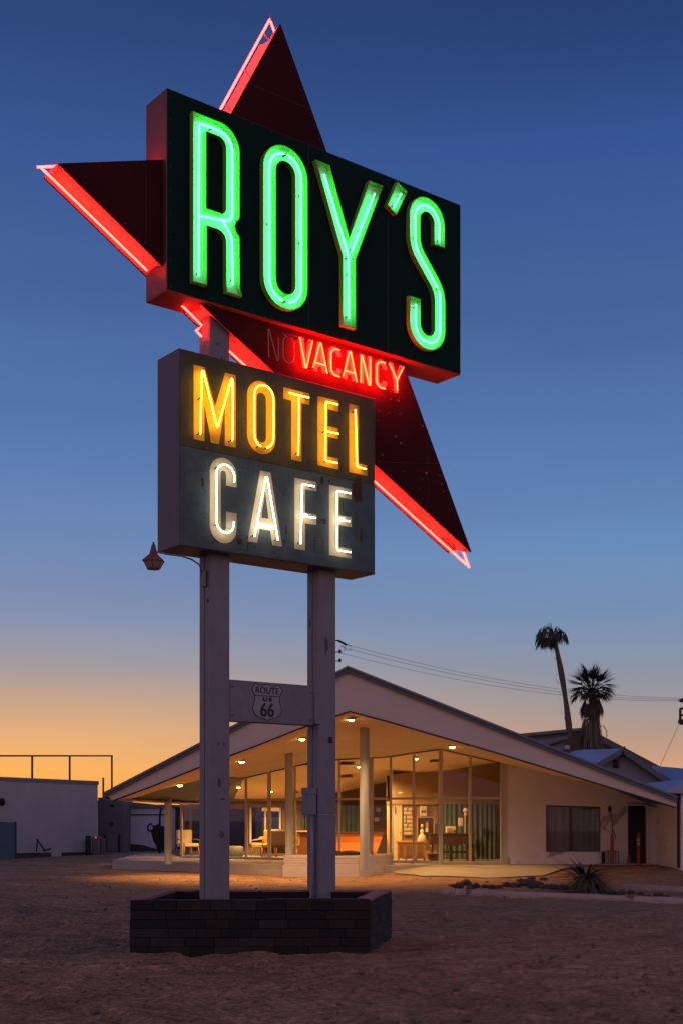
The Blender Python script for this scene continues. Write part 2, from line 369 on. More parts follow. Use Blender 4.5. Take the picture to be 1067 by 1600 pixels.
# -- posts, cross beam, shield
FP = -.17   # post front plane
for i, (s0, nm) in enumerate(((0.0, 'post'), (1.674, 'post'))):
    mb = MB(); top = 7.93 if i == 0 else 5.3
    # a box post: front plate, side plates set back like a built-up column
    mb.bevbox((s0, .17, -.15), (s0 + .29, .43, top), .012)
    mb.bevbox((s0 - .012, .30, -.14), (s0 + .003, .315, 4.9), .003)
    mb.build('post', M['post'], sign, False)
b = MB(); b.bevbox((.292, .185, 2.84), (1.60, .235, 3.36), .006); b.bevbox((1.60, .15, 2.86), (1.70, .168, 3.35), .004); b.bevbox((.292, .235, 2.845), (1.675, .40, 2.87), .004)
beam = b.build('cross_beam', M['beam'], sign, False)
for x, z in ((.34, 2.92), (.34, 3.28), (1.56, 2.92), (1.56, 3.28)): MB().tube([L(x, z, -.186), L(x, z, -.172)], .013, 6).build('bolt', M['beam'], beam, False)
for s0 in (0, 1.674):
    MB().bevbox((s0 - .05, .12, .36), (s0 + .34, .48, .41), .006).build('base_plate', M['beam'], sign, False)
def shield():
    cx, zt, zb = .862, 3.352, 2.862
    def pt(u, v): return (cx + u * .245, (zt + zb) / 2 + v * .245)
    half = [(0, .97), (.22, .87), (.48, .84), (.70, .98), (.90, .66), (1.0, .62)]
    half = [(0, .95), (.15, .90), (.33, .83), (.52, .86), (.74, 1.0), (.80, .90), (.98, .62), (.90, .50), (.80, .32), (.78, .10), (.85, -.10), (.92, -.32), (.88, -.52), (.74, -.70), (.50, -.82), (.25, -.88), (.10, -.94), (0, -1.02)]
    lp = [pt(*p) for p in half] + [pt(-u, v) for u, v in half[-2:0:-1]]
    return lp, pt
lp, pt = shield()
sh = MB(); inn = offs(lp, .008)
sh.v = []; ring = plate([lp, inn], -.1835, -.180); ring.build('shield_outline', M['black'], beam, False)
pl = plate([inn], -.1845, -.182); pl.build('shield', paint('shield_paint', (.29, .27, .34), (.25, .23, .29), 3, .5), beam, False)
ln = plate([[pt(-.80, .30), pt(.80, .30), pt(.80, .335), pt(-.80, .335)]], -.1835, -.179); ln.build('shield_line', M['black'], beam, False)
def text(body, x, z, size, o, mt, parent, name, sx=1, bold=0, ext=.001):
    c = bpy.data.curves.new(name, 'FONT'); c.body = body; c.size = size; c.align_x = 'CENTER'; c.extrude = ext; c.offset = bold; c.space_character = 1.0
    o1 = bpy.data.objects.new(name, c); COL.objects.link(o1); dg = bpy.context.evaluated_depsgraph_get(); me = bpy.data.meshes.new_from_object(o1.evaluated_get(dg))
    COL.objects.unlink(o1); bpy.data.objects.remove(o1)
    for v in me.vertices: v.co = L(x + v.co.x * sx, z + v.co.y, o + v.co.z)
    ob = bpy.data.objects.new(name, me); COL.objects.link(ob); me.materials.clear(); me.materials.append(mt); ob.parent = parent; return ob
text('ROUTE', .862, 3.215, .115, -.178, M['black'], beam, 'lettering', .98, .001)
text('U S', .862, 3.118, .07, -.178, M['black'], beam, 'lettering', 1.35, .004)
text('66', .862, 2.925, .235, -.178, M['black'], beam, 'lettering', .95, .006)
# utility box, conduit and socket on the right post
u = MB(); u.bevbox((1.49, .19, 1.66), (1.66, .29, 2.0), .012); u.bevbox((1.48, .185, 1.93), (1.665, .295, 2.02), .008); u.build('meter_box', paint('meter_paint', (.20, .20, .26), rough=.4), sign, False)
u = MB(); u.tube([L(1.60, 1.68, -.22), L(1.60, 1.2, -.22), L(1.575, .3, -.22), L(1.575, .0, -.22)], .016, 8); u.tube([L(1.64, 1.66, -.25), L(1.64, .0, -.25)], .02, 8); u.build('conduit', paint('conduit_paint', (.28, .26, .32), rough=.4), sign, False)
u = MB(); u.bevbox((1.835, .155, 2.62), (1.90, .169, 2.70), .004); u.build('socket_cover', M['black'], sign, False)
u = MB(); u.bevbox((1.68, .163, 1.66), (1.955, .1695, 1.668), .001); u.build('seam', paint('seam_paint', (.5, .48, .55)), sign, False)
u = MB()
for (s_, z_, w_, h_) in ((.13, 2.06, .05, .14), (.17, 1.86, .06, .04), (.2, 2.55, .02, .09), (.16, 1.42, .06, .13), (.12, 2.55, .02, .07), (1.80, 3.9, .05, .35)):
    pts = [(s_ + w_ * (.6 + .5 * noise.noise(Vector((math.cos(a) * 1.2, math.sin(a) * 1.2, s_ * 9)))) * math.cos(a), z_ + h_ * .6 * (.6 + .5 * noise.noise(Vector((math.cos(a), math.sin(a), z_ * 7)))) * math.sin(a)) for a in [k * .4189 for k in range(15)]]
    q = plate([pts], -.1699, -.168); u.add(q.v, q.f)
u.build('peeled_patch', paint('bare_metal_patch', (.10, .085, .11), (.06, .05, .06), 9, .6), sign, False)

# -- lower board: MOTEL over CAFE
lb = MB(); lb.bevbox((-.545, .004, 4.90), (2.497, .52, 7.27), .006)
cafe = lb.build('lower_board', M['cafeside'], sign, False)
fb = MB(); fb.bevbox((-.537, -.002, 4.908), (2.489, .02, 6.10), .004); fb.build('face_panel', M['cafeface'], cafe, False)
fb = MB(); fb.bevbox((-.537, -.001, 6.103), (2.489, .02, 7.262), .004); fb.build('face_panel', M['motelface'], cafe, False)
rv = MB()
for x in (-.18, .33, .84, 1.36, 1.87, 2.40):
    for k in range(8):
        z = 4.98 + k * .31 + random.uniform(-.01, .01); rv.lathe((0, 0, 0), [(0, 0), (0, 0)], 3) if False else None
        rv.bevbox((x - .007, -.008, z - .007), (x + .007, 0, z + .007), .003)
rv.build('rivet', M['clip'], cafe, False)['kind'] = 'stuff'
pn = MB()
for x, z, w, h in ((.36, 6.03, .18, .11), (.37, 5.05, .14, .18), (1.47, 6.19, .17, .12), (1.63, 6.70, .16, .09), (2.1, 6.75, .2, .1), (1.55, 5.17, .14, .2), (.2, 5.2, .25, .01), (1.9, 5.3, .17, .18)):
    for a, b_ in (((x - w / 2, z - h / 2), (x + w / 2, z - h / 2)), ((x + w / 2, z - h / 2), (x + w / 2, z + h / 2)), ((x - w / 2, z + h / 2), (x + w / 2, z + h / 2)), ((x - w / 2, z - h / 2), (x - w / 2, z + h / 2))):
        pn.bar(L(*a, .002), L(*b_, .002), .004, .004)
pn.build('patch_outline', paint('patch_seam', (.02, .02, .02)), cafe, False)
rs = MB()
for k, (s_, z_, w_, h_) in enumerate(((2.20, 5.99, .12, .21), (1.60, 6.02, .05, .06), (-.22, 5.72, .03, .08), (.32, 5.06, .07, .05), (-.02, 5.03, .06, .03), (1.03, 5.3, .02, .09), (1.0, 5.15, .03, .03), (2.25, 5.4, .02, .13), (1.95, 5.72, .012, .09), (1.72, 6.03, .02, .03), (-.2, 6.12, .02, .03), (2.15, 5.68, .02, .02))):
    pts = [(s_ + w_ * (.75 + .6 * noise.noise(Vector((math.cos(a) * 1.5, math.sin(a) * 1.5, k * 3.3)))) * math.cos(a), z_ + h_ * (.75 + .6 * noise.noise(Vector((math.cos(a) * 1.4, math.sin(a) * 1.4, k * 5.7)))) * math.sin(a)) for a in [j * .3491 for j in range(18)]]
    q = plate([pts], .0019, .0032); rs.add(q.v, q.f)
rs.build('rust_patch', paint('rusty_metal', (.055, .028, .012), (.03, .016, .008), 12, .8, .2, 60), cafe, False)

zt, zb = 7.11, 6.21
letters = []
def letter(ch, loops, tubes, paint_m, neon, board, o=.004, to=.08, cl=(), r=.0088):
    q = plate(loops, -.004, o); q.build('letter', paint_m, board, False)
    T(tubes, to, r).build('neon_tube', neon, board, False)
    if cl: clips(cl, to).build('tube_holder', M['clip'], board, False)
def tr_(p, dx=0): return [(x + dx, z) for x, z in p]
# MOTEL
letter('M', [[(-.345, zb), (-.345, zt), (-.188, zt), (-.04, 6.66), (.108, zt), (.262, zt), (.262, zb), (.102, zb), (.102, 6.70), (.015, 6.21), (-.095, 6.21), (-.192, 6.66), (-.192, zb)]],
       [rnd_path([(-.30, 6.26), (-.275, 7.03), (-.255, 7.03), (-.055, 6.37), (.15, 7.03), (.17, 7.0), (.16, 6.262)], .035, 4)], M['yellow'], M['nyellow'], cafe, cl=((-.30, 6.27), (.16, 6.27), (-.285, 6.7)))
def ring(x0, x1, z0, z1, w):
    r = (x1 - x0) / 2; cx = (x0 + x1) / 2
    o_ = arc(cx, z1 - r, r, 0, 180, 14) + arc(cx, z0 + r, r, 180, 360, 14); r2 = r - w
    i_ = arc(cx, z1 - r, r2, 0, 180, 12) + arc(cx, z0 + r, r2, 180, 360, 12); return [o_, i_]
def otube(x0, x1, z0, z1, gap=.10):
    r = (x1 - x0) / 2; cx = (x0 + x1) / 2
    return arc(cx, z0 + r, r, 270 - 70, 180, 6)[0:] and ([(cx - gap / 2, z0 + .004)] + arc(cx, z0 + r, r, 250, 180, 6) + arc(cx, z1 - r, r, 180, 0, 16) + arc(cx, z0 + r, r, 0, -70, 6) + [(cx + gap / 2, z0 + .004)])
letter('O', ring(.43, .862, 6.20, 7.115, .145), [otube(.485, .775, 6.26, 7.04)], M['yellow'], M['nyellow'], cafe, cl=((.57, 6.27), (.69, 6.27)))
letter('T', [[(.985, zt), (1.396, zt), (1.396, 6.965), (1.268, 6.965), (1.268, zb), (1.108, zb), (1.108, 6.965), (.985, 6.965)]],
       [[(1.02, 7.025), (1.33, 7.025)], [(1.175, 7.02), (1.16, 6.255)]], M['yellow'], M['nyellow'], cafe, cl=((1.33, 7.025), (1.165, 6.29)))
def Eloops(x, z0, z1, w=.34, t=.14, sw=.165, mid=None):
    zm = (z0 + z1) / 2 + .02
    return [[(x, z0), (x, z1), (x + w, z1), (x + w, z1 - t), (x + sw, z1 - t), (x + sw, zm + t / 2), (x + w * .98, zm + t / 2), (x + w * .98, zm - t / 2), (x + sw, zm - t / 2), (x + sw, z0 + t), (x + w, z0 + t), (x + w, z0)]]
letter('E', Eloops(1.528, zb, 7.108), [rnd_path([(1.80, 7.03), (1.60, 7.03), (1.595, 6.26), (1.79, 6.265)], .03, 4), [(1.60, 6.645), (1.81, 6.65)]], M['yellow'], M['nyellow'], cafe, cl=((1.63, 7.03), (1.63, 6.265), (1.6, 6.64)))
letter('L', [[(2.045, zt), (2.205, zt), (2.205, 6.345), (2.35, 6.345), (2.35, 6.205), (2.045, 6.205)]], [rnd_path([(2.09, 7.02), (2.115, 6.27), (2.27, 6.265)], .03, 4)], M['yellow'], M['nyellow'], cafe, cl=((2.09, 7.0), (2.26, 6.268)))
# CAFE
cz, cb = 6.0, 5.075
Cp = [(.197, 5.72)] + [(.197, 5.85)] + arc(.08, 5.86, .117, 0, 180, 12) + arc(.08, 5.20, .117, 180, 360, 12) + [(.197, 5.40)]
letter('C', [stroke(Cp, .155)], [rnd_path([(.19, 5.76), (.19, 5.85)], .01) + arc(.06, 5.82, .13, 0, 180, 12)[1:] + arc(.06, 5.25, .13, 180, 330, 10) + [(.185, 5.27)]], M['cream'], M['nwhite'], cafe, cl=((-.05, 5.90), (-.055, 5.2)))
letter('A', [[(.438, cb), (.628, 5.99), (.785, 5.99), (.965, cb), (.815, cb), (.78, 5.255), (.618, 5.255), (.582, cb)], [(.645, 5.40), (.755, 5.40), (.703, 5.75)]],
       [rnd_path([(.49, 5.13), (.66, 5.90), (.68, 5.90), (.845, 5.13)], .02, 4), [(.55, 5.275), (.80, 5.27)], [(.54, 5.30), (.79, 5.295)]], M['cream'], M['nwhite'], cafe, cl=((.49, 5.14), (.845, 5.14)))
letter('F', [[(1.158, cb), (1.158, 5.985), (1.509, 5.985), (1.509, 5.865), (1.327, 5.865), (1.327, 5.56), (1.509, 5.56), (1.509, 5.425), (1.327, 5.425), (1.327, cb)]],
       [rnd_path([(1.42, 5.90), (1.225, 5.90), (1.20, 5.13)], .03, 4), [(1.20, 5.49), (1.44, 5.495)], [(1.215, 5.515), (1.30, 5.515)]], M['cream'], M['nwhite'], cafe, cl=((1.40, 5.90), (1.205, 5.15)))
letter('E', [[(1.717, 5.065), (1.717, 5.982), (2.086, 5.982), (2.086, 5.85), (1.876, 5.85), (1.876, 5.61), (2.086, 5.61), (2.086, 5.48), (1.876, 5.48), (1.876, 5.19), (2.086, 5.19), (2.086, 5.065)]],
       [rnd_path([(2.01, 5.90), (1.785, 5.90), (1.79, 5.125), (2.01, 5.125)], .03, 4), [(1.79, 5.525), (1.99, 5.53)], [(1.79, 5.55), (1.9, 5.55)]], M['cream'], M['nwhite'], cafe, cl=((2.0, 5.90), (2.0, 5.125)))

# -- upper board with the big channel letters
ub = MB(); ub.bevbox((-.717, .003, 7.925), (4.07, .50, 10.335), .008)
roy = ub.build('upper_board', M['boardside'], sign, False)
fb = MB(); fb.bevbox((-.713, .006, 7.921), (4.066, .496, 7.93), .001); fb.build('underside', paint('red_glow_underside', (.42, .04, .045), (.30, .035, .04), 2, .6, .1, 20, dents=.3), roy, False)  # panel colour carries the red neon wash from below
fb = MB(); fb.bevbox((-.709, -.002, 7.933), (4.062, .02, 10.327), .005); fb.build('face_panel', M['board'], roy, False)
sm_ = MB()
for x in (1.38, 2.72): sm_.bar(L(x, 7.95, .002), L(x, 10.31, .002), .006, .003, (0, 1, 0))
sm_.build('panel_seam', M['clip'], roy, False)
CH = .074
def channel(loops, tubes, cl=()):
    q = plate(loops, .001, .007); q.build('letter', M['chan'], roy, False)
    w = MB()
    for k, lp in enumerate(loops):
        inn = offs(lp, .010 if k == 0 else -.010); n = len(lp)
        for a, b_ in ((lp, lp), (inn, inn)):
            w.add([L(x, z, .002) for x, z in a] + [L(x, z, CH) for x, z in a], [(i, (i + 1) % n, n + (i + 1) % n, n + i) for i in range(n)])
        w.add([L(x, z, CH) for x, z in lp] + [L(x, z, CH) for x, z in inn], [(i, (i + 1) % n, n + (i + 1) % n, n + i) for i in range(n)])
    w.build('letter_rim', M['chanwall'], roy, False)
    T(tubes, .064, .0115).build('neon_tube', M['ngreen'], roy, False)
    if cl: clips(cl, .055).build('tube_holder', M['clip'], roy, False)
Ro = [(-.40, 8.08), (-.195, 8.08), (-.195, 8.80), (-.06, 8.80)] + arc(-.05, 8.68, .12, 90, 0, 6)[1:] + [(.07, 8.16), (.085, 8.07), (.315, 8.07), (.285, 8.17), (.28, 8.70)] + arc(.18, 8.76, .10, 0, 60, 4)[1:] + [(.205, 8.91)] + arc(.18, 9.06, .10, -60, 0, 4) + arc(-.02, 9.83, .30, 0, 90, 10) + [(-.40, 10.13)]
Rh = [(-.205, 9.02), (-.02, 9.02)] + arc(-.02, 9.10, .09, -90, 0, 5)[1:] + arc(-.04, 9.83, .11, 0, 90, 6) + [(-.205, 9.94)]
channel([Ro, Rh], [rnd_path([(-.315, 8.17), (-.305, 10.02), (-.12, 10.02)], .03, 4), [(-.14, 10.02), (-.02, 10.02)] + arc(-.03, 9.82, .20, 88, 0, 8) + [(.17, 9.1)] + arc(.07, 9.05, .10, 0, -80, 5) + [(-.28, 8.90)], rnd_path([(.03, 8.93), (.165, 8.78), (.175, 8.19)], .08, 6)],
        ((-.315, 8.2), (-.13, 10.01), (.175, 8.25), (-.29, 8.9)))
channel(ring(.62, 1.32, 8.07, 10.15, .205), [arc(.97, 9.80, .25, 172, 15, 14)[:0] + [(.93, 8.175)] + arc(.97, 8.42, .247, 255, 180, 8) + arc(.97, 9.80, .247, 180, 95, 10), arc(.97, 9.80, .247, 80, 0, 10) + arc(.97, 8.42, .247, 0, -78, 8)],
        ((.97, 8.18), (.97, 10.04), (.72, 9.1), (1.22, 9.0), (1.22, 9.6)))
channel([[(1.44, 10.125), (1.672, 10.125), (1.995, 9.28), (2.335, 10.125), (2.572, 10.125), (2.106, 9.01), (2.106, 8.088), (1.88, 8.088), (1.88, 9.0)]],
        [rnd_path([(1.585, 9.98), (1.985, 9.03), (1.992, 8.21)], .08, 6), [(2.43, 9.98), (2.04, 9.10)]], ((1.98, 8.23), (2.43, 9.96), (2.05, 9.14), (1.97, 9.0), (1.99, 8.8)))
channel([[(2.823, 10.26), (3.008, 10.18), (2.81, 9.80), (2.64, 9.887)]], [[(2.90, 10.12), (2.77, 9.90)]], ((2.89, 10.09), (2.78, 9.93)))
Sp = [(3.595, 9.59), (3.595, 9.87)] + arc(3.368, 9.875, .227, 10, 180, 14) + rnd_path([(3.141, 9.86), (3.141, 9.47), (3.605, 8.96), (3.605, 8.45)], .16, 5)[1:-1] + arc(3.375, 8.43, .230, 0, -180, 14) + [(3.145, 8.45), (3.145, 8.77)]
St = [(3.60, 9.66), (3.60, 9.87)] + arc(3.375, 9.875, .222, 10, 180, 12) + rnd_path([(3.153, 9.86), (3.153, 9.47), (3.58, 9.0)], .14, 5)[1:]
St2 = rnd_path([(3.59, 8.98), (3.615, 8.92), (3.615, 8.45)], .05, 3)[:-1] + arc(3.39, 8.43, .225, 0, -180, 12) + [(3.165, 8.68)]
channel([stroke(Sp, .205)], [St, St2], ((3.60, 9.68), (3.58, 9.0), (3.4, 8.21), (3.165, 8.65), (3.155, 9.6)))

# -- red star: a thick boomerang-shaped plate with a neon-lit edge trough
F0, F1 = -.085, -.50
Tt, Nn, Lt, Rt = (1.0, 11.79), (-.10, 9.72), (-2.07, 9.04), (4.36, 5.45)
Tb, Nb, Lb, Rb = (.925, 11.62), (-.10, 9.70), (-1.99, 9.035), (4.20, 5.53)
d_ = (Vector(Rt) - Vector(Lt)).normalized(); d2 = (Vector(Rt) - Vector(Tt)).normalized()
Mm = (-.05, 7.84)
front = [Tt, Nn, Lt, Mm, Rt]
# back plate keeps the same edge lines but stops short of the tips
def on(a, b_, t): v = Vector(a).lerp(Vector(b_), t); return (v.x, v.y)
backp = [on(Tt, Nn, .06), Nn, on(Lt, Nn, .03), on(Lt, Mm, .004), Mm, on(Rt, Mm, .018), on(Rt, Tt, .02), on(Tt, Rt, .02)]
q = plate([front], F0 - .02, F0); star = q.build('star_face', M['starface'], sign, False)
q = plate([backp], F1, F1 + .02); q.build('star_back', M['starface'], sign, False)
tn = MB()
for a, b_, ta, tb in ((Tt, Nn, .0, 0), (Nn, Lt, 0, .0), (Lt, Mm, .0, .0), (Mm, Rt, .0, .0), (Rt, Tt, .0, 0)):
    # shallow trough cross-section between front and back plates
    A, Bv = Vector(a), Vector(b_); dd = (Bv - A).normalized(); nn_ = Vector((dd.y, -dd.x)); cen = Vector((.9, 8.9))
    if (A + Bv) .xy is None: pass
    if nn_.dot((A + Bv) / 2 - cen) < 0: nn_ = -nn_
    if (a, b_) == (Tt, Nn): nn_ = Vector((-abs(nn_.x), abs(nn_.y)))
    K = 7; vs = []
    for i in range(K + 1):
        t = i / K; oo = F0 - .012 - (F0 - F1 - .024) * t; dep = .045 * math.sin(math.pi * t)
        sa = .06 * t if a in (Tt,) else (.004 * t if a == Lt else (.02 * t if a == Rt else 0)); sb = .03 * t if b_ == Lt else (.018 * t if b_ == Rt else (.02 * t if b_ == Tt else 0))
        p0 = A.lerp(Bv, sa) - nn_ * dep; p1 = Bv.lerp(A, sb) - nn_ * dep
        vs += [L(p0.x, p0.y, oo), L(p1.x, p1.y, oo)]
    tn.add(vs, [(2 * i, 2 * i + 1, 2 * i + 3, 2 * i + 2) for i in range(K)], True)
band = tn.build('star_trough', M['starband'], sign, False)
mo = (F0 + F1) / 2 - .02; ro = .062
def nout(a, b_, pos, off=ro):
    A, Bv = Vector(a), Vector(b_); dd = (Bv - A).normalized(); nn_ = Vector((dd.y, -dd.x))
    return dd, nn_
def edge_pt(a, b_, dist, off, side):
    A, Bv = Vector(a), Vector(b_); dd = (Bv - A).normalized(); nn_ = Vector((-dd.y, dd.x)) * side; p = A + dd * dist + nn_ * off; return p
def seg(a, b_, d0, d1, side, off=ro, bends=None):
    p = [edge_pt(a, b_, d0, off, side), edge_pt(a, b_, d1, off, side)]
    return [L(p[0].x, p[0].y, mo), L(p[1].x, p[1].y, mo)]
rt = []
len_ = lambda a, b_: (Vector(a) - Vector(b_)).length
rt.append(seg(Tt, Nn, -.138, 1.75, -1, .08))                       # upper arm, left edge
rt.append(seg(Tt, Rt, -.12, 1.6, 1, .07))                       # upper arm, right edge
rt.append(seg(Lt, Nn, -.145, 1.4, 1, .05))                       # left arm, top edge
dl = len_(Mm, Rt)
rt.append(seg(Lt, Mm, -.10, 1.50, -1, .05))                      # lower edge, left of the post
rt.append(seg(Rt, Mm, -.16, 3.2, 1, .06)); rt.append(seg(Rt, Tt, -.225, 1.9, -1, .07))
e = lambda d, off=ro: (lambda p: L(p.x, p.y, mo))(edge_pt(Mm, Rt, d, off, -1))
rt.append([L(x, z, mo) for x, z in ((-.40, 7.975), (-.27, 7.90), (-.03, 7.75), (-.115, 7.669), (-.035, 7.61))])
rt.append([L(x, z, mo) for x, z in ((.33, 7.545), (.56, 7.42), (1.2, 7.07))])
rn = MB()
for p in rt: rn.tube(p, .013, 8)
rn.build('neon_tube', M['nred'], band, False)
hl = MB()
for a, b_, d0, side in ((Tt, Nn, .10, -1), (Tt, Nn, .75, -1), (Tt, Nn, 1.35, -1), (Lt, Mm, .6, -1), (Lt, Mm, 1.4, -1), (Rt, Mm, .15, 1), (Rt, Mm, 1.2, 1), (Rt, Mm, .8, 1), (Lt, Nn, .05, 1), (Rt, Tt, .1, -1)):
    p = edge_pt(a, b_, d0, ro, side); q_ = edge_pt(a, b_, d0, -.045, side); hl.tube([L(p.x, p.y, mo), L(q_.x, q_.y, mo - .01)], .007, 6)
# tip brackets that carry the tube ends beyond the plate
p = edge_pt(Tt, Nn, -.138, .08, -1); hl.tube([L(p.x, p.y, mo), L(p.x, p.y + .07, mo)], .010, 6); p = edge_pt(Tt, Rt, -.12, .07, 1); hl.tube([L(p.x, p.y, mo), L(p.x, p.y + .08, mo)], .012, 6)
hl.build('tube_holder', paint('holder_glass', (.5, .3, .2)), band, False)
jb = MB(); jb.bar(L(2.75, 6.33, -.25) , L(2.75, 6.29, -.25), .01, .01); jb.tube([e(dl - .95, -.02), e(dl - .95, -.02) + Vector((0, .13, 0))], .006, 5); jb.tube([e(dl - .42, .002), e(dl - .12, .002)], .01, 5); jb.build('panel_joint', M['clip'], band, False)
dots = MB(); rd = random.Random(5)
for k in range(26):
    x = rd.uniform(2.6, 3.9); z = rd.uniform(6.2, 7.4)
    if x > 3.117 + (7.95 - z) * .43: continue
    dots.tube([L(x, z, F0 - .002), L(x, z, F0 + .012)], rd.uniform(.006, .016), 7)
dots.build('bullet_dent', paint('dent_metal', (.35, .14, .09), (.2, .08, .06), 9, .35, metal=.6), star, False)

def instar(x, z):
    def side(a, b_): return (b_[0] - a[0]) * (z - a[1]) - (b_[1] - a[1]) * (x - a[0])
    return side(Lt, Rt) > .03 and side(Rt, Tt) > .03 and (side(Tt, Nn) > .03 or side(Nn, Lt) > .03)
for (a, b_) in (((-.95, 9.38), (-.95, 8.45)), ((.52, 10.85), (1.48, 10.85)), ((2.62, 6.45), (3.72, 6.62)), ((3.52, 5.95), (3.52, 7.05))):
    MB().bar(L(*a, F0 + .001), L(*b_, F0 + .001), .004, .004, (0, 1, 0)).build('seam', M['clip'], star, False)
rvt = MB()
for A_, B2, sd in ((Lt, Mm, 1), (Mm, Rt, 1), (Rt, Tt, 1), (Tt, Nn, 1), (Nn, Lt, 1)):
    A2, B3 = Vector(A_), Vector(B2); ln2 = (B3 - A2).length; e2 = (B3 - A2) / ln2; n2 = Vector((-e2.y, e2.x)); k = .35
    while k < ln2 - .3: p = A2 + e2 * k + n2 * .05; rvt.bevbox((p.x - .007, -F0 - .006, p.y - .007), (p.x + .007, -F0 + .001, p.y + .007), .002); k += .30
rvt.build('rivet', paint('rivet_metal', (.12, .05, .05)), star, False)['kind'] = 'stuff'
rvt = MB()
for i in range(17):
    for z in (7.97, 10.29): x = -.66 + i * .292; rvt.bevbox((x - .007, -.009, z - .007), (x + .007, -.001, z + .007), .002)
for i in range(9):
    for x in (-.67, 4.03): z = 8.0 + i * .28; rvt.bevbox((x - .007, -.009, z - .007), (x + .007, -.001, z + .007), .002)
rvt.build('rivet', paint('board_rivet', (.05, .055, .05)), roy, False)['kind'] = 'stuff'

# VACANCY plates and tubes, and the unlit NO
Vz0, Vz1 = 7.455, 7.850
fo = F0
def vl(loops):
    plate(loops, fo - .002, fo + .006).build('letter', M['pink'], star, False)
vl([[(1.288, Vz1), (1.362, Vz1), (1.395, 7.60), (1.445, Vz1), (1.52, Vz1), (1.42, Vz0), (1.345, Vz0)]])
vl([[(1.515, Vz0), (1.585, Vz1), (1.66, Vz1), (1.735, Vz0), (1.665, Vz0), (1.65, 7.53), (1.595, 7.53), (1.582, Vz0)], [(1.605, 7.60), (1.64, 7.60), (1.622, 7.73)]])
def Cs(x0, x1, w=.07):
    r = (x1 - x0) / 2 - w / 2; c = (x0 + x1) / 2
    return [stroke([(c + r, 7.73)] + arc(c, 7.85 - r - w / 2, r, 10, 180, 9) + arc(c, 7.455 + r + w / 2, r, 180, 350, 9) + [(c + r, 7.57)], w)]
vl(Cs(1.762, 1.975)); vl(tr_ and [[(x + .493, z) for x, z in lp] for lp in [[(1.515, Vz0), (1.585, Vz1), (1.66, Vz1), (1.735, Vz0), (1.665, Vz0), (1.65, 7.53), (1.595, 7.53), (1.582, Vz0)], [(1.605, 7.60), (1.64, 7.60), (1.622, 7.73)]]])
vl([[(2.292, Vz0), (2.292, Vz1), (2.372, Vz1), (2.43, 7.64), (2.43, Vz1), (2.498, Vz1), (2.498, Vz0), (2.42, Vz0), (2.362, 7.66), (2.362, Vz0)]])
vl(Cs(2.554, 2.766))
vl([[(2.803, Vz1), (2.875, Vz1), (2.932, 7.68), (2.995, Vz1), (3.07, Vz1), (2.965, 7.60), (2.965, Vz0), (2.89, Vz0), (2.89, 7.60)]])
to = fo + .095
vt = [rnd_path([(1.235, 7.80), (1.33, 7.43), (1.345, 7.43), (1.44, 7.80)], .02, 3),
      rnd_path([(1.45, 7.46), (1.56, 7.80), (1.58, 7.80), (1.68, 7.43)], .02, 3), [(1.49, 7.53), (1.64, 7.53)],
      [(1.885, 7.78), (1.83, 7.78)] + arc(1.83, 7.69, .09, 90, 180, 6) + arc(1.83, 7.52, .09, 180, 270, 6) + [(1.885, 7.43)],
      rnd_path([(1.94, 7.45), (2.05, 7.80), (2.07, 7.80), (2.17, 7.42)], .02, 3), [(1.985, 7.53), (2.13, 7.53)],
      rnd_path([(2.24, 7.43), (2.245, 7.79), (2.26, 7.79), (2.385, 7.42), (2.40, 7.43), (2.40, 7.80)], .015, 3),
      [(2.66, 7.78), (2.60, 7.78)] + arc(2.60, 7.69, .09, 90, 180, 6) + arc(2.60, 7.52, .09, 180, 270, 6) + [(2.66, 7.43)],
      rnd_path([(2.735, 7.79), (2.865, 7.60), (2.875, 7.60), (2.985, 7.79)], .02, 3), [(2.87, 7.60), (2.875, 7.45)]]
T(vt, to, .0085).build('neon_tube', M['norange'], star, False)
# unlit tubes of the word NO
nt_ = [rnd_path([(.755, 7.44), (.745, 7.79), (.76, 7.79), (.88, 7.43), (.90, 7.43), (.905, 7.72)], .015, 3),
       [(.985, 7.78)] + arc(1.06, 7.68, .085, 100, 180, 5) + arc(1.06, 7.52, .085, 180, 360, 10) + arc(1.06, 7.68, .085, 0, 70, 5)]
T(nt_, to, .008).build('neon_tube', M['dead'], star, False)
bl = MB()
for a, b_ in (((1.435, 7.80), (1.47, 7.45)), ((1.68, 7.43), (1.82, 7.75)), ((1.885, 7.43), (1.96, 7.44)), ((2.40, 7.80), (2.60, 7.79)), ((2.66, 7.43), (2.86, 7.45)), ((.85, 7.80), (1.22, 7.81)), ((1.02, 7.52), (1.03, 7.78))):
    bl.tube([L(*a, to - .02), L(*b_, to - .02)], .0055, 6)
for x, z in ((.745, 7.79), (.75, 7.46), (1.235, 7.80), (1.44, 7.80), (1.45, 7.47), (1.68, 7.45), (2.17, 7.44), (2.24, 7.45), (2.985, 7.79), (2.875, 7.46)): bl.tube([L(x, z, fo), L(x, z, to)], .006, 6)
bl.build('tube_holder', M['clip'], star, False)

